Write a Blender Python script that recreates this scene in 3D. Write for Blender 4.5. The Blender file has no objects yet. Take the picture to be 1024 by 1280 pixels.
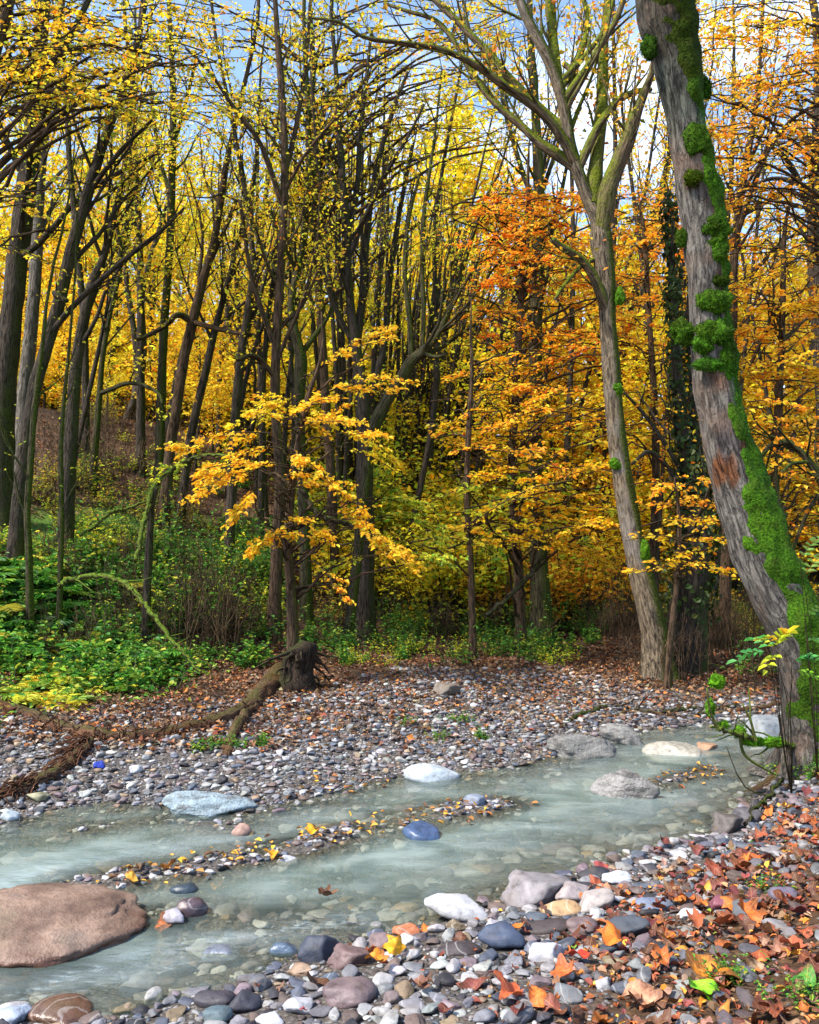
EXPOSURE = 1.5
import bpy, math
import numpy as np
from math import radians, pi

rng = np.random.default_rng(7)
SC = bpy.context.scene
COL = SC.collection

# ------------------------------------------------------------------ camera maths (photo pixels -> world)
FPX, CX, CY = 1065.0, 512.0, 640.0
CAM = np.array([0.0, 0.0, 1.6])
PITCH = math.atan(50.0 / FPX)
FW = np.array([0, math.cos(PITCH), math.sin(PITCH)])
UP = np.array([0, -math.sin(PITCH), math.cos(PITCH)])
RT = np.array([1.0, 0, 0])

def ray(px, py):
    d = RT * ((px - CX) / FPX) + UP * ((CY - py) / FPX) + FW
    return d / d[1]

def P(px, py, Y):
    """the point of the line of sight through a photo pixel that stands Y metres ahead"""
    return CAM + ray(px, py) * Y

def Z0(px, py, z=0.0):
    d = ray(px, py)
    return CAM + d * ((z - CAM[2]) / d[2])

def toscreen(p):
    q = np.asarray(p, float) - CAM
    dep = q @ FW
    return np.stack([CX + FPX * (q @ RT) / dep, CY - FPX * (q @ UP) / dep, dep], -1)

def s2l(c):
    c = np.asarray(c, float) / 255.0
    return np.where(c <= 0.04045, c / 12.92, ((c + 0.055) / 1.055) ** 2.4)

def unit(v):
    v = np.asarray(v, float)
    return v / np.maximum(np.linalg.norm(v, axis=-1, keepdims=True), 1e-9)

# ------------------------------------------------------------------ lattice noise
def _hash(ix, iy, iz, seed):
    h = (ix * 374761393 + iy * 668265263 + iz * 2147483647 + seed * 974634541) & 0xFFFFFFFF
    h = ((h ^ (h >> 13)) * 1274126177) & 0xFFFFFFFF
    h = ((h ^ (h >> 16)) * 2246822519) & 0xFFFFFFFF
    return ((h ^ (h >> 15)) & 0xFFFF) / 65535.0

def noise3(p, seed=0):
    p = np.asarray(p, float)
    i = np.floor(p).astype(np.int64)
    f = p - i
    f = f * f * (3 - 2 * f)
    out = 0
    for dx in (0, 1):
        for dy in (0, 1):
            for dz in (0, 1):
                w = (f[..., 0] if dx else 1 - f[..., 0]) * (f[..., 1] if dy else 1 - f[..., 1]) * (f[..., 2] if dz else 1 - f[..., 2])
                out = out + w * _hash(i[..., 0] + dx, i[..., 1] + dy, i[..., 2] + dz, seed)
    return out * 2 - 1

def noise2(x, y, seed=0):
    x, y = np.broadcast_arrays(np.asarray(x, float), np.asarray(y, float))
    return noise3(np.stack([x, y, np.zeros_like(x) + 0.5], -1), seed)

def fbm2(x, y, seed=0, oct=3):
    a, s, o = 1.0, 1.0, 0
    for k in range(oct):
        o = o + a * noise2(x * s + 13.1 * k, y * s - 7.7 * k, seed + k)
        a *= 0.5; s *= 2.1
    return o

def sstep(a, b, x):
    t = np.clip((x - a) / (b - a), 0, 1)
    return t * t * (3 - 2 * t)

# ------------------------------------------------------------------ mesh accumulator
class MB:
    def __init__(self):
        self.V = []; self.Q = []; self.T = []; self.C = []; self.B = []; self.n = 0; self.mi = 0; self.MQ = []; self.MT = []
    def add(self, v, quads=None, tris=None, col=None, bark=None):
        v = np.asarray(v, np.float32).reshape(-1, 3)
        if quads is not None and len(quads): self.Q.append(np.asarray(quads, np.int64).reshape(-1, 4) + self.n); self.MQ.append(np.full(len(self.Q[-1]), self.mi))
        if tris is not None and len(tris): self.T.append(np.asarray(tris, np.int64).reshape(-1, 3) + self.n); self.MT.append(np.full(len(self.T[-1]), self.mi))
        c = np.ones((len(v), 3)) if col is None else np.broadcast_to(np.asarray(col, float), (len(v), 3))
        self.C.append(c)
        self.B.append(np.zeros((len(v), 3)) if bark is None else bark)
        self.V.append(v); self.n += len(v)
    def mesh(self, name, mat=None, smooth=True):
        me = bpy.data.meshes.new(name)
        V = np.concatenate(self.V).astype(np.float32)
        q = np.concatenate(self.Q) if self.Q else np.zeros((0, 4), np.int64)
        t = np.concatenate(self.T) if self.T else np.zeros((0, 3), np.int64)
        me.vertices.add(len(V)); me.vertices.foreach_set('co', V.ravel())
        loops = np.concatenate([q.ravel(), t.ravel()]).astype(np.int32)
        me.loops.add(len(loops)); me.loops.foreach_set('vertex_index', loops)
        npol = len(q) + len(t)
        st = np.concatenate([np.arange(len(q)) * 4, len(q) * 4 + np.arange(len(t)) * 3]).astype(np.int32)
        me.polygons.add(npol); me.polygons.foreach_set('loop_start', st)
        me.polygons.foreach_set('use_smooth', np.full(npol, smooth, bool))
        me.update(calc_edges=True)
        C = np.concatenate(self.C); a = me.attributes.new('Col', 'FLOAT_COLOR', 'POINT')
        a.data.foreach_set('color', np.concatenate([C, np.ones((len(C), 1))], 1).astype(np.float32).ravel())
        B = np.concatenate(self.B).astype(np.float32); b = me.attributes.new('bark', 'FLOAT_VECTOR', 'POINT')
        b.data.foreach_set('vector', B.ravel())
        for x in (mat if isinstance(mat, (list, tuple)) else [mat]):
            if x: me.materials.append(x)
        if isinstance(mat, (list, tuple)): me.polygons.foreach_set('material_index', np.concatenate(self.MQ + self.MT).astype(np.int32))
        return me
    def build(self, name, mat, parent=None, smooth=True):
        return link(name, self.mesh(name, mat, smooth), parent)

def link(name, data, parent=None):
    o = bpy.data.objects.new(name, data); COL.objects.link(o)
    if parent is not None: o.parent = parent
    return o

def tag(o, label=None, cat=None, group=None, kind=None):
    if label: o['label'] = label
    if cat: o['category'] = cat
    if group: o['group'] = group
    if kind: o['kind'] = kind
    return o

def empty(name, loc=(0, 0, 0), rz=0.0):
    o = bpy.data.objects.new(name, None); COL.objects.link(o)
    o.location = tuple(float(c) for c in loc); o.rotation_euler = (0, 0, rz)
    return o

def copy_tree(o):
    r = o.copy(); COL.objects.link(r)
    for ch in list(o.children):
        c = ch.copy(); COL.objects.link(c); c.parent = r
    return r

# ------------------------------------------------------------------ tubes
def catmull(pts, n):
    pts = np.asarray(pts, float)
    if len(pts) == 2:
        t = np.linspace(0, 1, n)[:, None]
        return pts[0] * (1 - t) + pts[1] * t
    a = np.vstack([2 * pts[0] - pts[1], pts, 2 * pts[-1] - pts[-2]])
    m = len(pts) - 1
    u = np.linspace(0, m, n); k = np.minimum(u.astype(int), m - 1); t = (u - k)[:, None]
    p0, p1, p2, p3 = a[k], a[k + 1], a[k + 2], a[k + 3]
    return 0.5 * ((2 * p1) + (-p0 + p2) * t + (2 * p0 - 5 * p1 + 4 * p2 - p3) * t ** 2 + (-p0 + 3 * p1 - 3 * p2 + p3) * t ** 3)

_ring = {}
def tube(mb, pts, rad, sides=6, rough=0.0, seed=0, col=None, freq=3.0, flare=0.0):
    pts = np.asarray(pts, float); n = len(pts)
    rad = np.broadcast_to(np.asarray(rad, float), (n,))
    T = unit(np.gradient(pts, axis=0))
    ref = np.array([1.0, 0, 0]) if abs(T[0, 0]) < 0.8 else np.array([0, 1.0, 0])
    mean = unit(pts[-1] - pts[0])
    if abs(mean @ ref) > 0.85: ref = np.array([0, 1.0, 0]) if abs(mean[1]) < 0.7 else np.array([0, 0, 1.0])
    U = unit(ref - T * (T @ ref)[:, None]); W = np.cross(T, U)
    th = np.arange(sides) * 2 * pi / sides
    c, s = np.cos(th), np.sin(th)
    dirs = U[:, None, :] * c[None, :, None] + W[:, None, :] * s[None, :, None]
    R = np.repeat(rad[:, None], sides, 1)
    ln = np.concatenate([[0], np.cumsum(np.linalg.norm(np.diff(pts, axis=0), axis=1))])
    if rough > 0:
        q = np.stack([np.broadcast_to(c * freq * 0.5, (n, sides)), np.broadcast_to(s * freq * 0.5, (n, sides)), np.repeat(ln[:, None] * freq, sides, 1)], -1)
        R = R * (1 + rough * (noise3(q + seed * 3.7, seed) + 0.5 * noise3(q * 2.3, seed + 5)))
    if flare > 0:
        lob = 0.5 + 0.5 * np.cos(5 * th + seed) 
        R = R * (1 + flare * np.exp(-ln / 0.22)[:, None] * (0.5 + 0.9 * lob)[None, :])
    V = pts[:, None, :] + dirs * R[..., None]
    key = (n, sides)
    if key not in _ring:
        i = np.arange(n - 1)[:, None] * sides; j = np.arange(sides)[None, :]; k = (j + 1) % sides
        _ring[key] = np.stack([i + j, i + k, i + k + sides, i + j + sides], -1).reshape(-1, 4)
    bark = np.stack([np.broadcast_to(c, (n, sides)) * R, np.broadcast_to(s, (n, sides)) * R, np.repeat(ln[:, None], sides, 1)], -1).reshape(-1, 3)
    Vf = np.vstack([V.reshape(-1, 3), pts[-1] + T[-1] * rad[-1] * 0.5])
    bf = np.vstack([bark, [0, 0, ln[-1]]])
    e = (n - 1) * sides; j = np.arange(sides)
    cap = np.stack([e + j, e + (j + 1) % sides, np.full(sides, n * sides)], -1)
    mb.add(Vf, _ring[key], cap, col, bf)

# ------------------------------------------------------------------ leaves, vectorised
def leaves(mb, pos, axis, nrm, length, ratio=0.55, col=None, detail=2, fold=0.15, rg=None):
    """many leaves: detail 1 = one bent quad, 2 = two halves meeting on the midrib"""
    n = len(pos)
    if n == 0: return
    pos = np.asarray(pos, float); a = unit(axis); nn = unit(np.cross(np.cross(a, nrm), a)); w = np.cross(nn, a)
    L = np.broadcast_to(np.asarray(length, float), (n,))[:, None]
    W = L * np.broadcast_to(np.asarray(ratio, float), (n,))[:, None] * 0.5
    col = np.broadcast_to(np.asarray(col, float), (n, 3))
    if detail == 1:
        v = np.stack([pos, pos + a * L * 0.5 + w * W + nn * L * fold, pos + a * L - nn * L * fold * 0.6, pos + a * L * 0.5 - w * W + nn * L * fold], 1)
        mb.add(v.reshape(-1, 3), (np.arange(n)[:, None] * 4 + np.arange(4)), None, np.repeat(col, 4, 0))
    else:
        up = nn * L * fold
        v = np.stack([pos, pos + a * L * 0.3 + w * W + up, pos + a * L * 0.7 + w * W * 0.75 + up * 0.8, pos + a * L - up * 0.8,
                      pos + a * L * 0.7 - w * W * 0.75 + up * 0.8, pos + a * L * 0.3 - w * W + up], 1)
        b = np.arange(n)[:, None] * 6
        q = np.concatenate([b + np.array([0, 3, 2, 1]), b + np.array([0, 5, 4, 3])])
        mb.add(v.reshape(-1, 3), q, None, np.repeat(col, 6, 0))

def pick(pal, n, rg, jit=0.16):
    """n colours out of a palette of (weight, sRGB)"""
    w = np.array([p[0] for p in pal], float); c = np.array([s2l(p[1]) for p in pal])
    k = rg.choice(len(pal), n, p=w / w.sum())
    return np.clip(c[k] * (1 + rg.normal(0, jit, (n, 1))) * (1 + rg.normal(0, 0.06, (n, 3))), 0.004, 0.95)

GOLD = [(5, (246, 198, 40)), (3, (250, 214, 60)), (2, (232, 172, 34)), (1, (206, 188, 60)), (0.5, (236, 146, 36))]
YELLOW = [(5, (248, 220, 56)), (3, (240, 206, 40)), (2, (222, 212, 64)), (1, (244, 190, 40)), (0.6, (186, 194, 62))]
ORANGE = [(5, (250, 176, 46)), (3, (250, 192, 54)), (2, (244, 150, 40)), (2, (252, 210, 62)), (0.3, (206, 110, 36))]
RUST = [(5, (250, 156, 44)), (3, (250, 172, 52)), (2, (238, 126, 40)), (2, (252, 194, 60))]
OLIVE = [(4, (224, 200, 54)), (3, (196, 188, 58)), (3, (242, 206, 52)), (2, (140, 150, 50)), (1, (232, 162, 46))]
LIME = [(4, (178, 192, 58)), (3, (216, 208, 60)), (2, (130, 166, 54)), (1, (236, 208, 60))]
GREEN = [(4, (86, 146, 48)), (3, (66, 122, 46)), (3, (132, 168, 58)), (1.5, (52, 98, 42)), (1, (176, 176, 60))]
GREEN2 = [(4, (84, 144, 52)), (3, (66, 114, 46)), (2, (134, 164, 58)), (1, (176, 176, 60))]
FERNY = [(4, (190, 182, 58)), (4, (214, 186, 52)), (3, (120, 160, 50)), (1, (220, 160, 50))]
GOLDY = [(5, (250, 196, 46)), (3, (252, 214, 66)), (2, (240, 172, 40)), (1, (216, 196, 60))]
LITTER = [(4, (112, 84, 64)), (3, (130, 92, 62)), (4, (84, 64, 52)), (2, (148, 114, 84)), (1, (176, 112, 56)), (1.2, (150, 134, 114)), (1, (126, 66, 46))]
NEARL = [(4, (160, 92, 62)), (3, (190, 112, 60)), (3, (132, 74, 62)), (2, (172, 134, 106)), (1.4, (212, 150, 60)), (2, (112, 66, 62)), (2, (116, 88, 68)), (0.5, (120, 150, 50))]
# ------------------------------------------------------------------ materials
class NT:
    def __init__(self, name):
        self.m = bpy.data.materials.new(name); self.m.use_nodes = True
        self.t = self.m.node_tree; self.t.nodes.clear()
        self.out = self.n('ShaderNodeOutputMaterial')
    def n(self, typ, **kw):
        x = self.t.nodes.new(typ)
        for k, v in kw.items(): setattr(x, k, v)
        return x
    def l(self, a, b): self.t.links.new(a, b)
    def set(self, sock, v):
        if hasattr(v, 'is_output') or isinstance(v, bpy.types.NodeSocket): self.l(v, sock)
        else: sock.default_value = v
    def noise(self, vec, scale, detail=4, rough=0.55, dist=0.0):
        x = self.n('ShaderNodeTexNoise'); x.inputs['Scale'].default_value = scale; x.inputs['Detail'].default_value = detail
        x.inputs['Roughness'].default_value = rough; x.inputs['Distortion'].default_value = dist
        if vec is not None: self.l(vec, x.inputs['Vector'])
        return x.outputs['Fac']
    def voro(self, vec, scale, feature='F1'):
        x = self.n('ShaderNodeTexVoronoi', feature=feature); x.inputs['Scale'].default_value = scale
        if vec is not None: self.l(vec, x.inputs['Vector'])
        return x
    def ramp(self, fac, stops):
        x = self.n('ShaderNodeValToRGB'); e = x.color_ramp.elements
        while len(e) < len(stops): e.new(0.5)
        for k, (p, c) in enumerate(stops):
            e[k].position = p; e[k].color = (*c, 1) if len(c) == 3 else c
        self.l(fac, x.inputs[0]); return x.outputs[0]
    def maprange(self, v, a, b, c=0.0, d=1.0):
        x = self.n('ShaderNodeMapRange'); self.set(x.inputs[0], v)
        for k, q in zip((1, 2, 3, 4), (a, b, c, d)): x.inputs[k].default_value = q
        return x.outputs[0]
    def math(self, op, a, b=0.0, c=None):
        x = self.n('ShaderNodeMath', operation=op); self.set(x.inputs[0], a); self.set(x.inputs[1], b)
        if c is not None: self.set(x.inputs[2], c)
        return x.outputs[0]
    def mix(self, f, a, b, blend='MIX'):
        x = self.n('ShaderNodeMix', data_type='RGBA', blend_type=blend)
        self.set(x.inputs[0], f)
        for s, v in ((x.inputs[6], a), (x.inputs[7], b)):
            if isinstance(v, bpy.types.NodeSocket): self.l(v, s)
            else: s.default_value = (*[float(q) for q in v][:3], 1)
        return x.outputs[2]
    def mapping(self, vec, scale=(1, 1, 1), rot=(0, 0, 0)):
        x = self.n('ShaderNodeMapping'); self.l(vec, x.inputs[0]); x.inputs['Scale'].default_value = scale; x.inputs['Rotation'].default_value = rot
        return x.outputs[0]
    def attr(self, name): return self.n('ShaderNodeAttribute', attribute_name=name)
    def pos(self): return self.n('ShaderNodeNewGeometry').outputs['Position']
    def objco(self): return self.n('ShaderNodeTexCoord').outputs['Object']
    def bump(self, h, s=0.5, d=0.02, prev=None):
        x = self.n('ShaderNodeBump'); x.inputs['Strength'].default_value = s; x.inputs['Distance'].default_value = d
        self.l(h, x.inputs['Height'])
        if prev is not None: self.l(prev, x.inputs['Normal'])
        return x.outputs[0]
    def bsdf(self, col, rough=0.8, nrm=None, spec=0.3, **kw):
        x = self.n('ShaderNodeBsdfPrincipled')
        if isinstance(col, bpy.types.NodeSocket): self.l(col, x.inputs['Base Color'])
        else: x.inputs['Base Color'].default_value = (*[float(q) for q in col], 1)
        self.set(x.inputs['Roughness'], rough); x.inputs['Specular IOR Level'].default_value = spec
        if nrm is not None: self.l(nrm, x.inputs['Normal'])
        return x.outputs[0]
    def done(self, sh): self.l(sh, self.out.inputs[0]); return self.m

def leaf_mat(name, trans=0.45, objcol=False, rough=0.5, tint=1.0):
    t = NT(name)
    if objcol: c = t.n('ShaderNodeObjectInfo').outputs['Color']
    else: c = t.attr('Col').outputs['Color']
    v = t.noise(t.objco() if objcol else t.pos(), 40 if objcol else 9, 3)
    c = t.mix(1.0, c, t.ramp(v, [(0.3, (0.86, 0.82, 0.78)), (0.65, (1.1, 1.1, 1.05))]), 'MULTIPLY')
    if objcol:
        o = t.n('ShaderNodeSeparateXYZ'); t.l(t.objco(), o.inputs[0]); ay = t.math('ABSOLUTE', o.outputs[1]); r2 = t.math('ADD', t.math('MULTIPLY', o.outputs[0], o.outputs[0]), t.math('MULTIPLY', o.outputs[1], o.outputs[1]))
        nn = t.noise(t.objco(), 5, 4, .65); rnd = t.n('ShaderNodeObjectInfo').outputs['Random']
        c = t.mix(t.maprange(t.math('ADD', t.math('ADD', nn, t.math('MULTIPLY', r2, 1.1)), t.math('MULTIPLY', rnd, .22)), .62, .86, 0, .8), c, s2l((84, 52, 36)))
        vein = t.math('PINGPONG', t.math('ADD', t.math('MULTIPLY', ay, .8), o.outputs[0]), .075)
        c = t.mix(t.math('MAXIMUM', t.maprange(ay, .006, .016, .55, 0), t.maprange(vein, .004, .012, .32, 0)), c, t.mix(.5, c, s2l((220, 170, 110))))
    p = t.bsdf(c, rough, None, 0.25)
    tr = t.n('ShaderNodeBsdfTranslucent'); t.l(c, tr.inputs[0])
    mx = t.n('ShaderNodeMixShader'); mx.inputs[0].default_value = trans
    t.l(p, mx.inputs[1]); t.l(tr.outputs[0], mx.inputs[2])
    return t.done(mx.outputs[0])

def bark_mat(name, light, dark, moss=(50, 84, 14), moss_dir=(0.6, -0.2, 0.5), moss_lo=0.7, moss_hi=1.0, fiss=(26, 8), patch=None, bump=0.9, nmix=0.9):
    """bark with long fissures and moss on the side that faces moss_dir"""
    t = NT(name)
    b = t.attr('bark').outputs['Vector']
    v = t.mapping(b, (fiss[0], fiss[0], fiss[1]))
    n1 = t.noise(v, 1.0, 5, 0.62, 0.3); n2 = t.noise(b, 4.0, 3); n3 = t.noise(t.pos(), 1.7, 4, 0.6)
    n4 = t.noise(t.mapping(b, (fiss[0] * 1.9, fiss[0] * 1.9, fiss[1] * 0.8)), 1.0, 4, 0.6, 0.6)
    crack = t.maprange(n4, 0.36, 0.56)
    hgt = t.math('ADD', t.math('MULTIPLY', n1, 0.7), t.math('MULTIPLY', crack, 0.45))
    c = t.mix(t.maprange(hgt, 0.38, 0.85), s2l(dark), s2l(light))
    c = t.mix(1.0, c, t.attr('Col').outputs['Color'], 'MULTIPLY')
    c = t.mix(t.maprange(n2, 0.45, 0.8, 0, 0.55), c, s2l([q * 0.8 + 20 for q in light]))
    if patch is not None:
        c = t.mix(t.maprange(n3, 0.54, 0.64, 0, 0.8), c, s2l(patch))
    g = t.n('ShaderNodeNewGeometry')
    dt = t.n('ShaderNodeVectorMath', operation='DOT_PRODUCT'); t.l(g.outputs['Normal'], dt.inputs[0]); dt.inputs[1].default_value = tuple(unit(moss_dir))
    fine = t.noise(t.pos(), 38, 3)
    sm = t.math('ADD', dt.outputs['Value'], t.math('MULTIPLY', t.noise(t.pos(), 3.2, 5, 0.65), nmix))
    sm = t.math('ADD', sm, t.math('MULTIPLY', fine, 0.25))
    mf = t.maprange(sm, moss_lo, moss_hi)
    mc = t.mix(t.maprange(fine, 0.35, 0.7), s2l([q * 0.6 for q in moss]), s2l(moss))
    c = t.mix(mf, c, mc)
    h2 = t.mix(mf, hgt, fine)
    return t.done(t.bsdf(c, 0.92, t.bump(h2, bump, 0.03), 0.15))

def make_mats():
    M = {}
    M['leaf'] = leaf_mat('autumn_leaf', 0.55)
    M['herb'] = leaf_mat('green_leaf', 0.4)
    M['litter'] = leaf_mat('fallen_leaf', 0.12, rough=0.7)
    M['oneleaf'] = leaf_mat('single_fallen_leaf', 0.15, True, rough=0.55)
    M['dark'] = bark_mat('dark_bark', (70, 61, 52), (24, 20, 17), moss=(66, 78, 20), moss_lo=0.95, moss_hi=1.5)
    M['brown'] = bark_mat('brown_bark', (84, 66, 50), (32, 24, 18), moss=(84, 92, 22), moss_lo=1.1, moss_hi=1.6)
    M['greenish'] = bark_mat('moss_stained_bark', (72, 66, 46), (27, 25, 17), moss=(70, 86, 18), moss_lo=0.75, moss_hi=1.25)
    M['grey'] = bark_mat('grey_bark', (118, 110, 100), (52, 47, 42), moss=(74, 84, 26), moss_lo=1.1, moss_hi=1.6)
    M['pale'] = bark_mat('pale_bark', (116, 102, 84), (46, 39, 32), moss=(74, 84, 20), moss_dir=(0.95, -0.2, 0.1), moss_lo=0.72, moss_hi=1.15, patch=(120, 112, 104), fiss=(24, 9))
    M['limb'] = bark_mat('mossy_limb_bark', (112, 94, 74), (44, 36, 28), moss=(108, 118, 24), moss_dir=(0.1, -0.2, 1), moss_lo=0.45, moss_hi=0.95)
    M['old'] = bark_mat('old_grey_bark', (108, 102, 95), (42, 38, 36), moss=(54, 104, 20), moss_dir=(0.95, -0.2, 0.1), moss_lo=1.04, moss_hi=1.35, patch=(104, 86, 74), fiss=(19, 8), bump=1.0, nmix=0.75)
    M['log'] = bark_mat('rotten_log_bark', (112, 84, 64), (36, 25, 20), moss=(74, 78, 30), moss_dir=(0, 0, 1), moss_lo=1.2, moss_hi=1.8, fiss=(60, 4), patch=(96, 56, 36))
    M['twig'] = bark_mat('twig_bark', (104, 84, 62), (50, 38, 28), moss_lo=2.5, moss_hi=3)
    M['mossbranch'] = bark_mat('moss_covered_bark', (92, 90, 48), (50, 46, 28), moss=(98, 120, 34), moss_dir=(0, -0.1, 1), moss_lo=0.3, moss_hi=1.1)
    # moss
    t = NT('moss'); f = t.noise(t.pos(), 55, 4); g = t.noise(t.pos(), 9, 3)
    c = t.mix(t.maprange(f, 0.3, 0.72), s2l((36, 66, 12)), s2l((94, 144, 26))); c = t.mix(t.maprange(g, 0.45, 0.75, 0, 0.6), c, s2l((72, 84, 30)))
    c = t.mix(1.0, c, t.attr('Col').outputs['Color'], 'MULTIPLY')
    M['moss'] = t.done(t.bsdf(c, 0.95, t.bump(f, 1.0, 0.02), 0.1))
    # stones: every stone carries its own colour
    def stone(name, src, wet=None):
        t = NT(name)
        if src == 'obj': c = t.n('ShaderNodeObjectInfo').outputs['Color']; rnd = t.n('ShaderNodeObjectInfo').outputs['Random']
        else: c = t.attr('Col').outputs['Color']; rnd = None
        co = t.pos()
        n = t.noise(co, 26, 5, 0.62); n2 = t.noise(co, 140, 3, 0.6); n3 = t.noise(co, 7, 3, 0.5)
        k = t.ramp(n, [(0.26, (0.40, 0.38, 0.36)), (0.48, (0.86, 0.85, 0.85)), (0.74, (1.15, 1.13, 1.10))])
        c = t.mix(1.0, c, k, 'MULTIPLY')
        c = t.mix(t.maprange(n2, 0.56, 0.72, 0, 0.35), c, (0.6, 0.6, 0.6), 'OVERLAY')
        c = t.mix(t.maprange(n3, 0.56, 0.7, 0, 0.3), c, s2l((112, 96, 78)))
        # veins, only on some
        w = t.n('ShaderNodeTexWave'); t.l(t.mapping(co, (9, 5, 14), (0.6, 0.3, 0.9)), w.inputs[0]); w.inputs['Distortion'].default_value = 7; w.inputs['Detail'].default_value = 3; w.inputs['Scale'].default_value = 0.8
        if rnd is not None:
            vf = t.math('MULTIPLY', t.maprange(w.outputs['Fac'], 0.93, 0.99, 0, 0.2), t.math('GREATER_THAN', rnd, 0.82))
            c = t.mix(vf, c, (0.62, 0.6, 0.58))
        h = t.math('ADD', t.math('MULTIPLY', n, 0.6), t.math('MULTIPLY', n2, 0.3))
        r = t.maprange(n3, 0.35, 0.65, 0.5, 0.75)
        sp = 0.4
        if wet is not None: r = t.maprange(n, 0.3, 0.7, wet, wet + 0.2); sp = 0.5
        return t.done(t.bsdf(c, r, t.bump(h, 0.55, 0.012), sp))
    M['stone'] = stone('river_stone', 'obj'); M['gravel'] = stone('gravel', 'attr'); M['wet'] = stone('wet_stone', 'obj', 0.18)
    t = NT('rough_rock'); c = t.n('ShaderNodeObjectInfo').outputs['Color']; co = t.pos()
    n = t.noise(co, 11, 6, 0.68, .4); n2 = t.noise(co, 75, 4, 0.65); vd = t.voro(co, 42).outputs['Distance']; n3 = t.noise(t.mapping(co, (4, 4, 22), (.3, .5, 0)), 1.4, 4, .6, .8)
    c = t.mix(1.0, c, t.ramp(n, [(0.3, (.34, .33, .31)), (.48, (.82, .81, .8)), (.62, (1.05, 1.05, 1.04)), (.8, (.7, .7, .66))]), 'MULTIPLY')
    c = t.mix(t.maprange(n3, .54, .66, 0, .75), c, s2l((84, 80, 78))); c = t.mix(t.maprange(n2, .54, .7, 0, .7), c, s2l((70, 68, 66))); c = t.mix(t.maprange(vd, 0, .2, .6, 0), c, s2l((216, 214, 208)))
    hh = t.math('ADD', t.math('ADD', n, t.math('MULTIPLY', n2, .5)), t.math('MULTIPLY', n3, .6))
    M['rock'] = t.done(t.bsdf(c, .75, t.bump(hh, .9, .04), .3))
    # brown boulder
    t = NT('boulder_sandstone'); co = t.pos(); n = t.noise(co, 5, 6, 0.6); n2 = t.noise(co, 60, 4, 0.65); n3 = t.noise(co, 2.4, 3)
    c = t.ramp(n, [(0.25, s2l((66, 48, 42))), (0.42, s2l((106, 84, 70))), (0.56, s2l((134, 110, 94))), (0.66, s2l((110, 94, 84))), (0.8, s2l((92, 78, 66)))])
    c = t.mix(t.maprange(n2, 0.5, 0.72, 0, 0.6), c, s2l((86, 66, 58))); c = t.mix(t.maprange(n3, 0.55, 0.7, 0, 0.5), c, s2l((108, 102, 78)))
    vd = t.voro(co, 55).outputs['Distance']; c = t.mix(t.maprange(vd, 0.0, 0.22, 0.7, 0.0), c, s2l((58, 42, 38)))
    z = t.n('ShaderNodeSeparateXYZ'); t.l(co, z.inputs[0]); zl = t.maprange(t.math('ADD', z.outputs[2], t.math('MULTIPLY', n, 0.05)), 0.03, 0.075)
    c = t.mix(zl, s2l((92, 62, 48)), c)
    M['boulder'] = t.done(t.bsdf(c, t.maprange(zl, 0, 1, 0.25, 0.62), t.bump(t.math('ADD', n, t.math('MULTIPLY', n2, 0.4)), 0.6, 0.03), 0.4))
    # ground
    t = NT('forest_ground'); co = t.pos(); a = t.attr('Col'); s = t.n('ShaderNodeSeparateColor'); t.l(a.outputs['Color'], s.inputs[0])
    n = t.noise(co, 6, 6, 0.65); n2 = t.noise(co, 45, 4, 0.6); vo = t.voro(co, 26); vo2 = t.voro(co, 60)
    soil = t.mix(n, s2l((44, 32, 24)), s2l((92, 70, 50)))
    lit = t.mix(t.maprange(vo.outputs['Color'], 0.2, 0.8), s2l((62, 46, 34)), s2l((112, 84, 58)))
    lit = t.mix(t.maprange(vo.outputs['Distance'], 0.2, 0.55, 0, 0.6), lit, s2l((46, 32, 24)))
    grv = t.mix(t.maprange(vo2.outputs['Color'], 0.1, 0.9), s2l((72, 68, 64)), s2l((118, 114, 110)))
    grv = t.mix(t.maprange(vo2.outputs['Distance'], 0.25, 0.6, 0, 0.8), grv, s2l((70, 62, 56)))
    grn = t.mix(n2, s2l((40, 62, 22)), s2l((88, 118, 38)))
    jit = t.math('MULTIPLY', t.math('SUBTRACT', n, 0.5), 1.2)
    c = t.mix(t.maprange(t.math('ADD', s.outputs[1], jit), 0.3, 0.7), soil, lit)
    c = t.mix(t.maprange(t.math('ADD', s.outputs[0], jit), 0.35, 0.65), c, grv)
    c = t.mix(t.maprange(t.math('ADD', s.outputs[2], jit), 0.4, 0.75), c, grn)
    h = t.math('ADD', t.math('MULTIPLY', n2, 0.5), t.math('MULTIPLY', vo.outputs['Distance'], -0.8))
    M['ground'] = t.done(t.bsdf(c, 0.9, t.bump(h, 0.8, 0.03), 0.2))
    # water: milky silt that thickens with depth (Col.r), white broken water (Col.g)
    t = NT('milky_water'); co = t.pos(); a = t.attr('Col'); s = t.n('ShaderNodeSeparateColor'); t.l(a.outputs['Color'], s.inputs[0])
    fl = t.mapping(co, (0.9, 2.0, 1), (0, 0, radians(-47)))
    n1 = t.noise(fl, 2.2, 4, 0.55, 0.4); n2 = t.noise(fl, 7.0, 4, 0.6, 0.6); n3 = t.noise(t.mapping(co, (1.6, 5, 1), (0, 0, radians(-25))), 4.0, 6, 0.66, 1.8)
    silt = t.mix(t.maprange(n1, 0.35, 0.68), s2l((110, 127, 121)), s2l((150, 166, 161)))
    foam = t.math('MULTIPLY', s.outputs[1], t.maprange(n3, 0.36, 0.8, 0, 0.75))
    body = t.math('ADD', t.maprange(s.outputs[0], 0.0, 0.24, 0.06, 0.84), t.math('MULTIPLY', t.math('SUBTRACT', n1, 0.5), 0.25))
    body = t.math('MAXIMUM', body, foam); body = t.math('MINIMUM', body, 0.97)
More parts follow.
